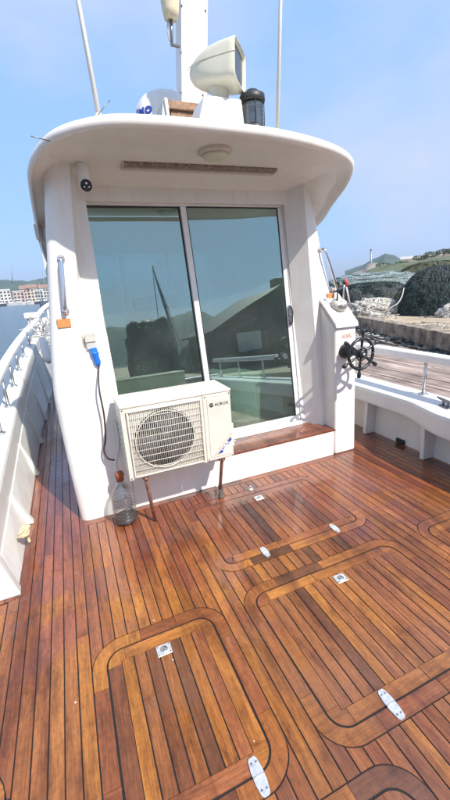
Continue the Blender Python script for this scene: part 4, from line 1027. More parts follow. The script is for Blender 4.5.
def prz(y): return .84+.068*(y-3.2)
YR = [2.7, 3.2, 3.8, 4.4, 4.9, 5.6, 6.4, 7.2, 8.0, 8.6]
sweep('top_rail', YR, lambda y: [(-.645+pbend(y), prz(y)-.03), (-.645+pbend(y), prz(y)+.006), (-.655+pbend(y), prz(y)+.014), (-.735+pbend(y), prz(y)+.014), (-.745+pbend(y), prz(y)+.006), (-.745+pbend(y), prz(y)-.03)], M['alu'], pb)
for y in (2.9, 3.55, 4.2, 4.85, 5.5, 6.2, 7.0, 7.8):
    st = tube('stanchion', [(-.665+pbend(y), y, .69+pz(y)), (-.665+pbend(y), y, prz(y)-.026)], .0155, M['steel'], pb, 12)
    lathe('foot', [(.0001, 0), (.04, .001), (.04, .008), (.02, .014), (.0001, .015)], M['steel'], st, 14, Matrix.Translation((-.665+pbend(y), y, .694+pz(y))))
# foredeck bulwark cap end box, bollard, fender, ropes at the far end of the side deck
t = thing('mooring_post', 'white squared mooring post at the forward end of the left rail', 'post')
c = far(35, 330, 9.3)
box('post', c.x-.10, c.x+.10, c.y-.1, c.y+.1, .85, 1.20, M['white2'], t, .012)
box('cap', c.x-.15, c.x+.15, c.y-.15, c.y+.15, 1.202, 1.32, M['white2'], t, .02)
t = thing('bow_rail', 'white pipe rail curving up at the bow beyond the mooring post', 'rail')
pts = smooth_pts([(c.x+.1, c.y+.2, 1.25), (c.x+.3, c.y+.6, 1.42), (c.x+.7, c.y+1.4, 1.55), (c.x+1.4, c.y+2.2, 1.6)], 5)
tube('pipe', pts, .05, M['alu'], t, 10)
for k in (5, 9, 13): 
    tube('upright', [pts[k], Vector((pts[k].x, pts[k].y, .8))], .025, M['alu'], t, 8)
fd = thing('rope_fender', 'pale sausage fender hanging inboard near the bow', 'fender')
p = far(46, 352, 6.6); p0 = far(42, 338, 6.8)
tube('body', [p0, p0.lerp(p, .08), p0.lerp(p, .5), p+(p-p0)*.55, p+(p-p0)*.75], [.02, .05, .062, .062, .025], M['white2'], fd, 14)
cl = thing('rope_tangle', 'heap of grey ropes and fittings at the bow behind the left pier', 'ropes')
bm = bmesh.new(); random.seed(3)
for k in range(26):
    c0 = far(random.uniform(38, 52), random.uniform(322, 346), random.uniform(7.2, 8.6)); pts = []
    d_ = Vector((random.uniform(-1, 1), random.uniform(-1, 1), random.uniform(-.6, .6)))
    for i in range(7):
        pts.append(c0.copy()); c0 = c0+d_*.07; d_ = (d_+Vector((random.uniform(-1, 1), random.uniform(-1, 1), random.uniform(-1, 1)))*.6).normalized()
    bm_tube(bm, smooth_pts(pts, 3), random.uniform(.008, .016), 6)
o = from_bm('rope_strands', bm, M['greyp'], cl)
for k in range(5):
    c0 = far(40+k*2.4, 318+k*5, 8.8)
    tube('fitting_post', [c0, c0+Vector((.02, 0, -.45))], .03, M['screw'], cl, 8)
# yellowed rope knot on the port bulwark foot
kn = thing('rope_knot', 'small yellowed rope knot tied at the foot of the left bulwark', 'rope')
bm = bmesh.new(); kc = onZ(13, 533, .12)
kc = Vector((-.475, 2.50, .15))
for k in range(4):
    bm_tube(bm, smooth_pts([kc+Vector((.020*math.cos(a*1.1+k)*(1+.2*k), .026*math.sin(a*1.1+k*1.3), .021*math.sin(a*.9+k*2))) for a in range(8)], 4), .0095, 8)
bm_tube(bm, smooth_pts([kc, kc+Vector((.004, .03, -.06)), kc+Vector((.012, .02, -.10))], 4), .009, 8)
from_bm('strands', bm, M['yrope'], kn)

# ---- stern behind the camera (mirrored in the glass)
stn = thing('stern_bulwark', 'white curved stern bulwark closing the deck behind the camera', 'bulwark')
box('panel', -1.3, 2.93, -2.02, -1.905, -.3, .50, M['white2'], stn, .02)
box('cap', -1.34, 3.04, -2.12, -1.86, .502, .56, M['white2'], stn, .02)
tp = thing('tarp_covered_winch', 'dark tarpaulin covered winch at the stern, mirrored in the left glass pane', 'winch')
def dome_mesh(name, cx_, cy_, z0, rx, ry_, h, mat, parent, seed=0, nz=.12, pw=2.6, res=(40, 18), freq=2.2, rot=0.0):
    v = []; f = []; nu, nv2 = res
    for j in range(nv2+1):
        t = j/nv2; ph = t*PI/2
        cr = max(0, math.cos(ph))**(2/pw); sz = math.sin(ph)**(2/pw)
        for i in range(nu):
            a = 2*PI*i/nu; ca, sa = math.cos(a), math.sin(a)
            ex = math.copysign(abs(ca)**(2/2.3), ca)*cr; ey = math.copysign(abs(sa)**(2/2.3), sa)*cr
            P = Vector((ex*rx, ey*ry_, sz*h))
            nn = noise.fractal(P*freq/max(rx, ry_)+Vector((seed*7.3, seed*3.1, 0)), 0.9, 2.1, 5)
            k = 1+nz*nn
            q = Vector((P.x*k, P.y*k, P.z*(1+nz*.8*nn)))
            c_, s_ = math.cos(rot), math.sin(rot)
            v.append((cx_+q.x*c_-q.y*s_, cy_+q.x*s_+q.y*c_, z0+q.z))
    for j in range(nv2):
        for i in range(nu): f.append((j*nu+i, j*nu+(i+1) % nu, (j+1)*nu+(i+1) % nu, (j+1)*nu+i))
    return mesh(name, v, f, mat, parent, True)
dome_mesh('cover', 1.50, -1.42, .0, .50, .40, 1.82, M['fabric'], tp, 2, .09, 5.0)
box('skid', .50, .98, -1.7, -.9, 0, .62, M['fabric'], tp, .03)

cr = thing('derrick', 'slim dark derrick on the landing behind the camera, mirrored in the left glass pane', 'crane')
tube('post', [(3.75, -8.2, -.1), (3.75, -8.2, 2.2)], .09, M['screw'], cr, 10)
tube('boom', [(3.75, -8.2, 1.9), (3.45, -8.6, 4.6)], [.07, .03], M['screw'], cr, 8)
tube('stay', [(4.3, -8.2, 0), (3.45, -8.6, 4.6)], .015, M['screw'], cr, 6)
tube('stay', [(3.1, -8.2, 0), (3.45, -8.6, 4.6)], .015, M['screw'], cr, 6)

# ================================================================== ON THE ROOF
sl_ = thing('searchlight', 'cream egg-shaped searchlight facing right on the wheelhouse roof', 'searchlight')
SC_ = onY(217.5, 71, 2.80)
ax = Vector((.93, -.20, .30)).normalized()
ax = Vector((.74, -.67, -.03)).normalized()
upv = Vector((0.10, 0, 1)); sdv = upv.cross(ax).normalized(); upv = ax.cross(sdv).normalized()
bm = bmesh.new(); rings = []
stn_ = [(-.205, .012, .012), (-.200, .045, .035), (-.18, .085, .06), (-.14, .122, .088), (-.08, .150, .108), (-.02, .165, .118), (.05, .172, .124), (.12, .176, .128), (.165, .178, .13), (.17, .170, .124), (.145, .155, .112)]
NR = 32
for (s_, hh, ww) in stn_:
    rg = []
    pwx = 2.2+3.6*sstep(-.16, .10, s_)
    for k in range(NR):
        a = 2*PI*k/NR; ca, sa = math.cos(a), math.sin(a)
        ex = math.copysign(abs(ca)**(2/pwx), ca)*ww; ez = math.copysign(abs(sa)**(2/pwx), sa)*hh*.66
        rg.append(bm.verts.new(SC_+ax*s_*.95+sdv*ex+upv*ez))
    rings.append(rg)
for a_, b_ in zip(rings, rings[1:]):
    for k in range(NR):
        f = bm.faces.new((a_[k], a_[(k+1) % NR], b_[(k+1) % NR], b_[k])); f.smooth = True
bm.faces.new(rings[0])
hs = from_bm('housing', bm, M['cream'], sl_)
# seam line round the housing, lens, reflector
tube('seam', [SC_+ax*s_+sdv*(ww+.0005)*(-1)+upv*(.02) for (s_, hh, ww) in stn_[1:9]], .0025, M['beige'], hs, 5)
def lensquad(name, off, k, mat):
    pts = []
    for q in range(24):
        a = 2*PI*q/24; ca, sa = math.cos(a), math.sin(a)
        pts.append(SC_+ax*off*.95+sdv*math.copysign(abs(ca)**.6, ca)*.112*k+upv*math.copysign(abs(sa)**.6, sa)*.155*.66*k)
    mesh(name, pts, [tuple(range(24))], mat, sl_)
lensquad('reflector', .10, .98, M['dark']); lensquad('lens', .150, .97, M['lens'])
for k in range(4):
    q = SC_+ax*.135; tube('guard_bar', [q+sdv*(-.09+.06*k)-upv*.095, q+sdv*(-.09+.06*k)+upv*.095], .006, M['dark'], sl_, 6)
lathe('swivel', [(.0001, -.05), (.085, -.045), (.062, -.02), (.060, .03), (.095, .07), (.0001, .09)], M['cream'], sl_, 28, Matrix.Translation((SC_.x+.005, SC_.y, SC_.z-.15)))
mt = thing('searchlight_mount', 'white box plinth carrying the searchlight on the roof', 'mount')
c = onY(216, 112, 2.80)
hexa('plinth', [(c.x-.20, 2.68, 2.55), (c.x+.165, 2.68, 2.55), (c.x-.20, 2.96, 2.57), (c.x+.165, 2.96, 2.57), (c.x-.115, 2.70, SC_.z-.185), (c.x+.150, 2.70, SC_.z-.185), (c.x-.115, 2.92, SC_.z-.185), (c.x+.150, 2.92, SC_.z-.185)], M['white'], mt, .012, 3)
# dark lantern
ln = thing('lantern', 'dark ribbed navigation lantern with black cap right of the searchlight', 'lantern')
c = onY(252.5, 110, 2.75); r = .082
LM = Matrix.Translation((c.x, 2.75, 0))
zt = onY(253, 95, 2.75).z
lathe('base', [(.0001, 2.55), (r*1.02, 2.55), (r*1.02, zt-.20), (r*.9, zt-.19), (.0001, zt-.19)], M['rubber'], ln, 28, LM)
lathe('lens_drum', [(.0001, zt-.189), (r*.88, zt-.189)]+[(r*(.93 if k % 2 else .88), zt-.185+k*.0118) for k in range(12)]+[(.0001, zt-.05)], M['smoke'], ln, 28, LM)
lathe('cap', [(.0001, zt-.049), (r*1.05, zt-.049), (r*1.08, zt-.035), (r*1.05, zt-.008), (r*.8, zt+.004), (r*.55, zt+.006), (r*.5, zt+.022), (.0001, zt+.025)], M['rubber'], ln, 28, LM)
for k in range(6):
    a = 2*PI*k/6+.3; tube('cage_bar', [(c.x+r*math.cos(a), 2.75+r*math.sin(a), zt-.195), (c.x+r*math.cos(a), 2.75+r*math.sin(a), zt-.045)], .003, M['rubber'], ln, 6)
lathe('bulb', [(.0001, zt-.188), (.02, zt-.185), (.03, zt-.13), (.025, zt-.09), (.0001, zt-.075)], M['chrome'], ln, 14, LM)
# mast: flat boxed white column with bolts, on a timber step
ms = thing('mast', 'flat white boxed mast with small bolts rising from a timber step', 'mast')
MY = 3.45
bl, br_ = onY(178.5, 108, MY), onY(204, 108, MY); tl, tr = onY(180.5, -40, MY), onY(208.5, -40, MY)
hexa('column', [bl-Vector((0, 0, .3)), br_-Vector((0, 0, .3)), bl+Vector((0, .16, -.3)), br_+Vector((0, .16, -.3)), tl, tr, tl+Vector((0, .16, 0)), tr+Vector((0, .16, 0))], M['white'], ms, .008, 2)
for py in (5, 52, 92, -20):
    for s_ in (.07, .93):
        a_ = onY(179, py, MY); e = (py-108)/(-148); lf = bl.lerp(tl, e); rt = br_.lerp(tr, e); q = lf.lerp(rt, s_); q.z = a_.z
        lathe('bolt', [(.0001, 0), (.0085, 0), (.0075, .006), (.0001, .007)], M['screw'], ms, 10, align((q.x, MY, q.z), (0, -1, 0)))
c0 = onY(164, 104, 3.3); c1 = onY(198, 108, 3.3)
s1 = box('timber_step', c0.x, c1.x+.12, 3.22, 3.43, c1.z-.055, c1.z+.0, M['wood'], ms, .006)
box('timber_block', c0.x+.03, c1.x+.12, 3.24, 3.43, 2.58, c1.z-.058, M['wood'], ms, .006)
hexa('step_bracket', [(c0.x-.10, 3.2, 2.6), (c0.x-.06, 3.2, 2.6), (c0.x-.10, 3.4, 2.6), (c0.x-.06, 3.4, 2.6), (c0.x-.035, 3.2, c1.z-.01), (c0.x-.006, 3.2, c1.z-.01), (c0.x-.035, 3.4, c1.z-.01), (c0.x-.006, 3.4, c1.z-.01)], M['greyp'], ms, .006)
hexa('step_bracket', [(c0.x+.0, 3.18, 2.6), (c0.x+.02, 3.18, 2.6), (c0.x+.0, 3.21, 2.6), (c0.x+.02, 3.21, 2.6), (c0.x-.03, 3.18, c1.z-.005), (c0.x-.005, 3.18, c1.z-.005), (c0.x-.03, 3.21, c1.z-.005), (c0.x-.005, 3.21, c1.z-.005)], M['white2'], ms, .004)
# lamp on a bracket beside the mast
lp = thing('mast_lamp', 'amber glass lamp on a crooked bracket at the left of the mast', 'lamp')
p0 = onY(179, 46, 3.45); p1 = onY(172, 45, 3.42); p2 = onY(171, 20, 3.40); p3 = onY(169, 16, 3.40)
tube('bracket', [p0, p1, p1.lerp(p2, .5), p2], .014, M['screw'], lp, 8)
tube('cable', smooth_pts([p1+Vector((-.01, 0, .02)), p1.lerp(p2, .5)+Vector((-.03, 0, 0)), p2+Vector((-.02, 0, 0))], 4), .006, M['greyp'], lp, 6)
pt = onY(168.5, -20, 3.40)
lathe('glass', [(.0001, 0), (.05, .005), (.062, .05), (.075, .15), (.075, .3), (.06, .34), (.0001, .36)], M['bulb'], lp, 20, align(p2, pt-p2))
# life-raft canister with blue letters
lr = thing('white_dome_cover', 'white rounded cover with blue letters on roof behind the mast step', 'cover')
c = onY(166, 108, 4.1)
sh_ = dome_mesh('shell', c.x+.02, 4.2, 2.6, .36, .36, onY(168, 95.5, 4.2).z-2.6, M['white'], lr, 0, 0.0, 3.4)
SHB = bvh_of(sh_)
for (ch, px, py) in (('O', 148.5, 110.5), ('M', 141.5, 112.8), ('I', 137.5, 114.2)):
    h_ = hit(SHB, px, py)
    if h_[0] is None: continue
    nn = h_[1]; nn = nn if nn.y < 0 else -nn
    zv = nn.normalized(); xv = Vector((0, 0, 1)).cross(zv).normalized(); yv_ = zv.cross(xv)
    q = h_[0]+zv*.004
    text('lettering', ch, .085, M['inkblue'], Matrix(((xv.x, yv_.x, zv.x, q.x), (xv.y, yv_.y, zv.y, q.y), (xv.z, yv_.z, zv.z, q.z), (0, 0, 0, 1))), lr, .004, .005)
# antennas
def antenna(name, b, tpt, r0, r1, label):
    t = thing(name, label, 'antenna', 'whip antennas')
    tube('whip', [b, Vector(b).lerp(Vector(tpt), .5), tpt], [r0, (r0+r1)/2, r1], M['white2'], t, 10)
    lathe('ferrule', [(.0001, -.05), (.026, -.05), (.026, .03), (.018, .05), (.0001, .05)], M['white2'], t, 14, align(Vector(b), Vector(tpt)-Vector(b)))
def ext(pa, pb, Y, k0, k1):
    a_ = onY(*pa, Y); b_ = onY(*pb, Y); d_ = b_-a_; return a_-d_*k0, a_+d_*k1
a_, b_ = ext((98, 111), (78, 0), 2.75, .12, 2.4); antenna('whip_antenna', a_, b_, .016, .008, 'thin white whip antenna leaning left on the left of the roof')
a_, b_ = ext((277.5, 125), (280.5, 0), 2.85, .16, 2.4); antenna('whip_antenna', a_, b_, .015, .011, 'upright white whip antenna right of the lantern')
t = thing('wire_aerial', 'short thin dark wire aerials at the left roof edge', 'aerial')
tube('wire', [onY(98, 115, 2.6), onY(110, 100, 2.6)], .003, M['screw'], t, 5)
wq = hit(ROOFB, 50, 141)[0]; tube('wire', [wq, onY(31, 136, wq.y-.05)], .003, M['screw'], t, 5)

# ================================================================== QUAY CLUTTER
def strands(name, cx_, cy_, z0, rx, ry_, h, mat, parent, n=60, r=.02, seed=1, spread=1.02, pw=2.6, rot=0.0, mode='mix'):
    rnd = random.Random(seed); bm = bmesh.new()
    for k in range(n):
        a = rnd.uniform(0, 2*PI); ph = rnd.uniform(.02, 1.45); da = rnd.uniform(-.25, .25); dp_ = rnd.uniform(-.2, .2); pts = []; jt = .15
        if mode == 'gather': da = rnd.uniform(-.05, .05); ph = rnd.uniform(.9, 1.4); dp_ = -rnd.uniform(.06, .16); jt = .04
        if mode == 'layers': dp_ = rnd.uniform(-.02, .02); da = rnd.uniform(.1, .22); jt = .03
        for i in range(8):
            cr = max(0, math.cos(ph))**(2/pw)*spread; sz = abs(math.sin(ph))**(2/pw)*spread
            x_ = math.cos(a)*cr*rx; y_ = math.sin(a)*cr*ry_; c_, s_ = math.cos(rot), math.sin(rot)
            pts.append(Vector((cx_+x_*c_-y_*s_, cy_+x_*s_+y_*c_, z0+sz*h+rnd.uniform(-.02, .02))))
            a += da+rnd.uniform(-jt, jt); ph = min(1.5, max(0, ph+dp_+rnd.uniform(-jt, jt)*.6))
        bm_tube(bm, pts, r, 4, caps=False)
    o = from_bm(name, bm, mat, parent); o['kind'] = 'stuff'; return o
def heap(name, px, py, D_, wpx, toppx, mat, smat, label, seed, depth=1.0, nz=.14, pw=2.6, n=70, r=.02, rot=0.0, freq=2.6, res=(72, 30), mode='mix'):
    """px: centre column, py: base row on the quay, D_ ignored when base is on the quay"""
    b = onZ(px, py, QZ) if D_ is None else far(px, py, D_)
    dist = math.hypot(b.x, b.y); r_ = ray(px, toppx); top = CAMZ+r_[2]/math.hypot(r_[0], r_[1])*dist
    a1, a2 = ray(px-wpx/2, py), ray(px+wpx/2, py)
    ang = abs(math.atan2(a1[0], a1[1])-math.atan2(a2[0], a2[1])); W = dist*ang/2
    dv_ = Vector((b.x, b.y, 0)).normalized(); c = b+dv_*W*depth*.9
    h = (top-QZ)*1.04
    t = thing(name, label, 'net pile', 'net piles on the quay')
    rot_ = math.atan2(dv_.y, dv_.x)-PI/2+rot
    dome_mesh('heap', c.x, c.y, QZ-.05, W, W*depth, h, mat, t, seed, nz, pw, res, freq, rot_)
    if n: strands('loose_strands', c.x, c.y, QZ-.03, W, W*depth, h, smat, t, n, r, seed, 1.012, pw, rot_, mode)
    return c, W, h
heap('net_pile', 438, 316, None, 92, 266, M['netgreen'], M['netgrey'], 'big rounded dark green net pile at the right edge of the quay', 4, .8, .07, 2.3, 260, .008, 0.0, 5.0, mode='gather')
heap('net_pile', 409, 309, None, 34, 285, M['netolive'], M['netgreen'], 'small olive net pile tucked against the big green net pile', 11, .9, .12, 2.2, 90, .008, mode='gather')
heap('net_pile', 372, 305, None, 78, 283, M['netgrey'], M['netgreen'], 'long grey black net pile behind the bleached net tangle', 6, .5, .08, 3.2, 160, .022, 0.0, 5.0, mode='layers')
heap('net_pile', 320, 304, None, 60, 285, M['netgrey'], M['netgreen'], 'grey net pile mostly hidden behind the steering console', 9, .5, .08, 3.2, 60, .022, 0.0, 5.0, mode='layers')
heap('net_pile', 372, 297, None, 105, 273, M['tarpblue'], M['tarpblue'], 'long net pile under a faded blue green cover behind the others', 12, .35, .05, 3.4, 60, .03, 0.0, 5.0, mode='layers')
heap('net_pile', 432, 291, None, 90, 262, M['netolive'], M['netolive'], 'pale olive net pile rising behind the big green net pile', 14, .6, .10, 2.6, 60, .03, 0.0, 4.0)
heap('net_pile', 455, 318, None, 40, 303, M['nettan'], M['rope'], 'low bleached net pile at the right frame edge in front of the big pile', 16, .6, .18, 2.2, 60, .009)
c, W, h = heap('net_pile', 375, 316, None, 66, 299, M['nettan'], M['rope'], 'low tangle of bleached white net beside the kerb', 20, .55, .30, 2.0, 190, .010, 0.0, 6.5)
# bleached rope lying up over the green pile
t = thing('bleached_rope', 'thick bleached rope draped down from the green net pile to the white tangle', 'rope')
dr = math.hypot(*onZ(392, 316, QZ)[:2])
rp_ = [far(404, 288, dr*1.02), far(402, 296, dr*1.0), far(398, 303, dr*.985), far(392, 307, dr*.98), far(388, 310, dr*.98), far(382, 312, dr*.985), far(374, 311, dr)]
tube('strand', smooth_pts(rp_, 5), .017, M['rope'], t, 8)
# rounded grey float in the tangle
for (px, py, s_, mt_, lb) in ((371, 301, .30, 'netgrey', 'round grey bundled net float sitting in the bleached tangle'), (360, 306, .16, 'nettan', 'small pale float at the left of the bleached tangle')):
    b = onZ(px, py+9, QZ); t = thing('bundled_float', lb, 'float', 'floats in the net tangle')
    dome_mesh('ball', b.x, b.y+.1, QZ+.1, s_, s_, s_*1.5, M[mt_], t, px, .12, 2.0, (28, 12)); tube('lashing', [(b.x+s_*1.02*math.cos(a*PI/8), b.y+.1+s_*1.02*math.sin(a*PI/8), QZ+.22) for a in range(17)], .015, M['rope'], t, 6)
# debris strewn on the landing
M['debris'] = M['rope']
dbt = thing('landing_debris', 'pale scraps of rope and net strewn on the plank landing below the kerb', 'debris'); rnd = random.Random(5); bm = bmesh.new()
for k in range(60):
    px, py = rnd.uniform(358, 402), rnd.uniform(327, 338)
    b = onZ(px, py, .0); pts = []; a = rnd.uniform(0, 6)
    for i in range(5): pts.append(b.copy()); a += rnd.uniform(-.8, .8); b = b+Vector((math.cos(a)*.1, math.sin(a)*.1, rnd.uniform(-.0, .02)))
    bm_tube(bm, pts, rnd.uniform(.008, .022), 5)
from_bm('scraps', bm, M['rope'], dbt)
db2 = thing('kerb_foot_litter', 'dark rope ends and weed lying along the foot of the kerb', 'debris'); bm = bmesh.new()
for k in range(170):
    y_ = rnd.uniform(2.5, 13); b = Vector((kerbX(y_)-.06-abs(rnd.gauss(0, .16)), y_, -.02)); pts = []; a = rnd.uniform(0, 6)
    for i in range(5): pts.append(b.copy()); a += rnd.uniform(-.9, .9); b = b+Vector((math.cos(a)*.09, math.sin(a)*.12, rnd.uniform(-.005, .03)))
    bm_tube(bm, pts, rnd.uniform(.008, .03), 5)
from_bm('scraps', bm, M['netgrey'], db2)
db3 = thing('quay_edge_litter', 'pale net scraps and cord strewn on the quay just behind the kerb', 'debris'); bm = bmesh.new()
for k in range(60):
    y_ = rnd.uniform(3.5, 11); b = Vector((kerbX(y_)+.3+abs(rnd.gauss(0, .7)), y_, QZ+.01)); pts = []; a = rnd.uniform(0, 6)
    for i in range(5): pts.append(b.copy()); a += rnd.uniform(-.9, .9); b = b+Vector((math.cos(a)*.09, math.sin(a)*.12, rnd.uniform(-.004, .02)))
    bm_tube(bm, pts, rnd.uniform(.006, .02), 5)
from_bm('scraps', bm, M['nettan'], db3)
# net drum / mirrored piles aft, to starboard (visible only in the door glass)
sd_ = thing('boat_shed', 'dark gabled boat shed on the landing behind the camera, mirrored in the right pane', 'shed')
bm = bmesh.new()
gx = [(4.7, -.1), (9.9, -.1), (9.9, 1.75), (7.25, 3.0), (4.7, 1.75)]
fa = [bm.verts.new((x_, -6.0, z_)) for x_, z_ in gx]; fb = [bm.verts.new((x_, -9.5, z_)) for x_, z_ in gx]
bm.faces.new(fa); bm.faces.new(fb[::-1])
for k in range(5): bm.faces.new((fa[k], fa[(k+1) % 5], fb[(k+1) % 5], fb[k]))
from_bm('wall', bm, M['fabric'], sd_)
for (xa, za, xb, zb) in ((4.45, 1.66, 7.25, 3.03), (7.25, 3.03, 10.15, 1.66)):
    hexa('roof', [(xa, -5.8, za+.01), (xb, -5.8, zb+.01), (xa, -9.7, za+.01), (xb, -9.7, zb+.01), (xa, -5.8, za+.09), (xb, -5.8, zb+.09), (xa, -9.7, za+.09), (xb, -9.7, zb+.09)], M['rubber'], sd_)
box('chimney', 7.35, 7.75, -6.8, -6.4, 2.6, 3.45, M['fabric'], sd_)
box('door', 5.4, 6.3, -5.995, -5.96, -.1, 1.6, M['greyp'], sd_)
for (x_, y_, rx_, ry2, h_, sd, lb) in ((6.6, -9.5, 2.6, 2.0, 1.9, 33, 'lower dark net pile on the quay behind the camera'), (5.6, -5.5, 1.6, 1.2, .95, 35, 'small dark net pile on the landing behind the camera')):
    t = thing('net_pile', lb, 'net pile', 'net piles on the quay'); dome_mesh('heap', x_, y_, 0, rx_, ry2, h_, M['netgreen'], t, sd, .14, 2.4, (48, 20))

# ================================================================== FAR SHORE: town, boats, poles
def bmat(name, col): return simple(name, col, 0.8, var=0.08, nscale=0.2)
BM = [bmat('render_white', (.62, .60, .57)), bmat('render_cream', (.58, .50, .40)), bmat('render_pink', (.55, .42, .36)), bmat('render_grey', (.42, .42, .42))]
ROOFM = bmat('tile_red', (.26, .16, .12)); WINM = simple('dark_window', (.05, .06, .07), 0.2, nscale=1)
town = [(-14, 16, 19, 0, 5, 'F'), (5, 15, 17, 0, 4, 'F'), (20, 11, 14, 2, 3, 'F'), (27, 9, 17, 2, 4, 'P'), (34, 10, 18, 1, 4, 'P'), (40, 8, 14, 3, 3, 'F'), (46, 9, 17, 0, 4, 'P')]
LB = ['long white waterfront block with rows of windows at the far left', 'white waterfront block of four storeys left of the pink houses', 'low pinkish house on the far shore right of the white block', 'taller pink house with pitched roof on the far shore', 'cream house with pitched red roof in the middle of the far shore', 'small grey house on the far shore near the bow', 'white house with pitched roof just left of the cabin']
DT = 290
for (px, wp, hp, mi, fl_, rt_), lb in zip(town, LB):
    base_y = 303-.066*px
    a_ = far(px-wp/2, base_y, DT); b_ = far(px+wp/2, base_y, DT); c_ = (a_+b_)/2; W = (b_-a_).length; H = hp/378*DT*.62
    t = thing('waterfront_building', lb, 'building', 'houses on the far shore')
    d_ = (b_-a_); d_.z = 0; d_.normalize(); n_ = Vector((d_.y, -d_.x, 0))
    if n_.dot(Vector((c_.x, c_.y, 0))) > 0: n_ = -n_
    F = Matrix(((d_.x, -n_.x, 0, c_.x), (d_.y, -n_.y, 0, c_.y), (0, 0, 1, 0), (0, 0, 0, 1)))
    bm = bmesh.new(); bm_box(bm, -W/2, W/2, 0, 9, -.9, H, F); from_bm('wall', bm, BM[mi], t)
    if rt_ == 'P':
        bm = bmesh.new(); e = .5
        vs_ = [bm.verts.new(F @ Vector(p_)) for p_ in ((-W/2-e, -e, H), (W/2+e, -e, H), (W/2+e, 9+e, H), (-W/2-e, 9+e, H), (-W/2-e, 4.5, H+2.4), (W/2+e, 4.5, H+2.4))]
        for q in ((0, 1, 5, 4), (2, 3, 4, 5), (0, 4, 3), (1, 2, 5), (0, 3, 2, 1)): bm.faces.new([vs_[i] for i in q])
        from_bm('roof', bm, ROOFM, t)
    else:
        bm = bmesh.new(); bm_box(bm, -W/2-.25, W/2+.25, -.25, 9.2, H+.01, H+.6, F); from_bm('parapet', bm, BM[0], t)
    nw = max(3, int(W/1.9)); fh = (H-.3)/fl_
    for r_ in range(fl_):
        for k in range(nw):
            xx = -W/2+W*(k+.5)/nw; bm = bmesh.new(); bm_box(bm, xx-W/nw*.3, xx+W/nw*.3, -.12, .05, r_*fh+fh*.3-.2, r_*fh+fh*.85-.2, F); from_bm('window', bm, WINM, t)
M['boathull'] = [bmat('boat_white', (.62, .63, .63)), bmat('boat_dark', (.05, .07, .11)), bmat('boat_blue', (.08, .14, .22))]
LBB = ['dark moored boat at the far left waterline', 'small white cabin boat moored before the white block', 'white moored boat before the pink houses', 'dark moored boat near the bow', 'blue hulled moored boat just left of the cabin', 'small white moored boat beside the dark one']
for (px, wp, mi), lb in zip(((2, 10, 1), (13, 9, 0), (20, 9, 0), (39, 7, 1), (46, 8, 2), (30, 7, 0)), LBB):
    t = thing('moored_boat', lb, 'boat', 'boats moored off the far shore')
    c = far(px, 305.5-.066*px, 200); d_ = Vector((c.y, -c.x, 0)).normalized(); l = wp/378*200; up = Vector((0, 0, 1)); bk = Vector((c.x, c.y, 0)).normalized()
    c.z = -.75
    rows = []; bm = bmesh.new()
    for s_ in (-.5, -.42, -.2, .1, .3, .45, .52):
        wd = 1.0*(1-max(0, (s_-.1)/.42)**2)*(.95 if s_ > -.5 else .8)+.03; sh = 1.0+.6*max(0, s_)
        q = c+d_*l*s_
        rows.append([bm.verts.new(q+bk*wd+up*sh), bm.verts.new(q+bk*wd*.6), bm.verts.new(q-bk*wd*.6), bm.verts.new(q-bk*wd+up*sh)])
    for a_, b_ in zip(rows, rows[1:]):
        for k in range(4): bm.faces.new((a_[k], a_[(k+1) % 4], b_[(k+1) % 4], b_[k]))
    bm.faces.new(rows[0]); bm.faces.new(rows[-1]); from_bm('hull', bm, M['boathull'][mi], t)
    F = Matrix(((d_.x, bk.x, 0, c.x), (d_.y, bk.y, 0, c.y), (0, 0, 1, c.z), (0, 0, 0, 1)))
    bm = bmesh.new(); bm_box(bm, -l*.25, l*.12, -.7, .7, 1.1, 2.5, F); bevel_all(bm, .15, 2); cb = from_bm('cabin', bm, M['boathull'][0], t)
    bm = bmesh.new(); bm_box(bm, -l*.22, l*.09, -.74, -.701, 1.8, 2.3, F); from_bm('window', bm, WINM, cb)
    tube('mast', [c+up*2.4, c+up*5.2], .07, M['screw'], t, 6)
# masts crowding near the bow
for k, (px, h_) in enumerate(((43, 22), (48, 30), (51, 18))):
    c = far(px, 303, 120); c.z = -.7
    t = thing('moored_yacht', ['slim dark masted boat nearest the town, left of three', 'slim dark masted boat with the tallest mast, middle of three', 'slim dark masted boat beside the cabin edge, right of three'][k], 'boat', 'masted boats near the bow')
    bm = bmesh.new(); bm_box(bm, c.x-.8, c.x+.8, c.y-2.5, c.y+2.5, -.8, .5); bevel_all(bm, .3, 2); from_bm('hull', bm, M['boathull'][1], t)
    tube('mast', [c, c+Vector((0, 0, h_/378*120))], .06, M['screw'], t, 6); tube('boom', [c+Vector((0, 0, 2)), c+Vector((1.6, 0, 2.4))], .05, M['screw'], t, 6)
# radio mast on the hill and pole at right
t = thing('radio_mast', 'thin lattice radio mast on the wooded hill at the far left', 'mast')
b0 = far(11.5, 281, 560); b1 = far(11.5, 264, 560); tube('pole', [b0-Vector((0, 0, 5)), b1], [.5, .3], M['screw'], t, 6); tube('crossbar', [b1-Vector((2, 0, 6)), b1-Vector((-2, 0, 6))], .25, M['screw'], t, 6)
t = thing('tall_chimney', 'tall thin dark pole standing beside the headland hill', 'pole')
b0 = far(371, 268, 380); b1 = far(371, 249.5, 380); tube('pole', [b0-Vector((0, 0, 6)), b0, b1], [.9, .8, .7], M['screw'], t, 8); lathe('cap', [(.0001, -.6), (1.0, -.5), (1.0, .3), (.0001, .5)], M['screw'], t, 8, Matrix.Translation(b1))
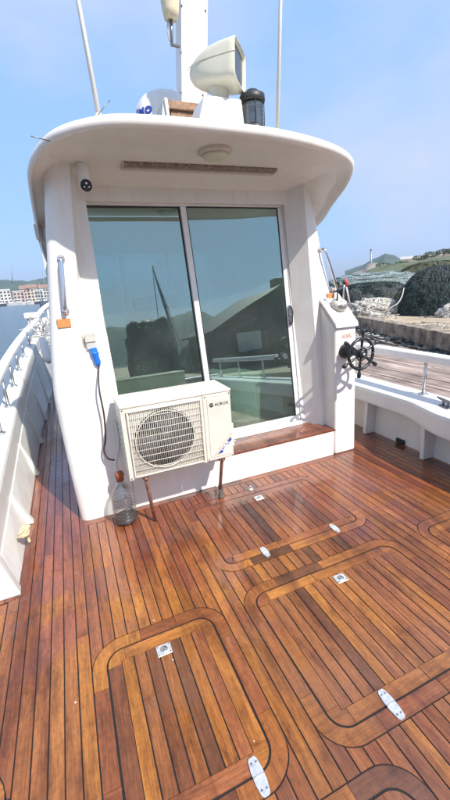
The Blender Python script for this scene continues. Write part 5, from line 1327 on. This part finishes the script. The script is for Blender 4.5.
# greenhouse-like sheds along the bank top
for k, (px, py, w_) in enumerate(((412, 258.5, 22), (434, 255.5, 20), (455, 253, 22))):
    t = thing('long_shed', ['long pale shed on the grassy bank, left of three', 'long pale shed on the grassy bank, middle of three', 'long pale shed on the grassy bank at the frame edge'][k], 'shed', 'sheds on the grassy bank')
    a_ = far(px-w_/2, py+2.2, 170); b_ = far(px+w_/2, py+.8, 170); d_ = (b_-a_); d_.z = 0; l = d_.length; d_.normalize(); n_ = Vector((-d_.y, d_.x, 0)); z0 = a_.z-1.5
    F = Matrix(((d_.x, n_.x, 0, a_.x), (d_.y, n_.y, 0, a_.y), (0, 0, 1, z0), (0, 0, 0, 1)))
    bm = bmesh.new(); bm_box(bm, 0, l, 0, 5, -3, 1.9, F); from_bm('wall', bm, BM[1], t)
    bm = bmesh.new(); vs_ = [bm.verts.new(F @ Vector(p_)) for p_ in ((-.3, -.4, 1.9), (l+.3, -.4, 1.9), (l+.3, 5.4, 1.9), (-.3, 5.4, 1.9), (-.3, 2.5, 3.0), (l+.3, 2.5, 3.0))]
    for q in ((0, 1, 5, 4), (2, 3, 4, 5), (0, 4, 3), (1, 2, 5), (0, 3, 2, 1)): bm.faces.new([vs_[i] for i in q])
    from_bm('roof', bm, BM[3], t)
# trees on the bank ridge
M['leaf'] = simple('hedge_leaf', (.05, .085, .03), .8, var=.4, nscale=3)
rnd = random.Random(9)
for k, (px, py) in enumerate(((402, 263), (420, 257), (431, 254), (443, 251), (383, 265), (452, 250))):
    t = thing('bank_tree', ['scrubby tree on the bank, %s along the ridge' % s_ for s_ in ('second from left', 'third from left', 'fourth from left', 'fifth from left', 'leftmost', 'rightmost')][k], 'tree', 'scrub trees on the bank')
    b = far(px, py+3.2, 150); h_ = 1.5+rnd.uniform(0, .7)
    tube('trunk', [b-Vector((0, 0, 1.5)), b+Vector((0, 0, .6)), b+Vector((.1, 0, h_*.7))], [.18, .14, .05], M['wood'], t, 6)
    bm = bmesh.new()
    for q in range(420):
        u = Vector((rnd.gauss(0, 1), rnd.gauss(0, 1), rnd.gauss(0, 1))).normalized()*rnd.uniform(.35, 1)**.5
        p_ = b+Vector((u.x*3.4, u.y*1.8, h_*.45+u.z*h_*.5))
        m4 = Matrix.Translation(p_) @ Matrix.Rotation(rnd.uniform(0, 6), 4, (rnd.random()+.1, rnd.random(), rnd.random()))
        s_ = rnd.uniform(.15, .4)
        bm.faces.new([bm.verts.new(m4 @ Vector(v_)) for v_ in ((-s_, 0, 0), (0, s_*.5, 0), (s_, 0, 0), (0, -s_*.5, 0))])
    from_bm('crown', bm, M['leaf'], t, recalc=False)

# ================================================================== HAZE
m = D.materials.new('sea_haze'); m.use_nodes = True; n = m.node_tree; n.nodes.clear()
o_ = nd(n, 'ShaderNodeOutputMaterial'); pv = nd(n, 'ShaderNodeVolumePrincipled'); pv.inputs['Color'].default_value = (.86, .91, .97, 1); pv.inputs['Density'].default_value = .0005; pv.inputs['Anisotropy'].default_value = .3
n.links.new(pv.outputs[0], o_.inputs['Volume'])
hz = box('haze', -3100, 3100, -3100, 3100, -2.5, 75, m); tag(hz, kind='stuff')
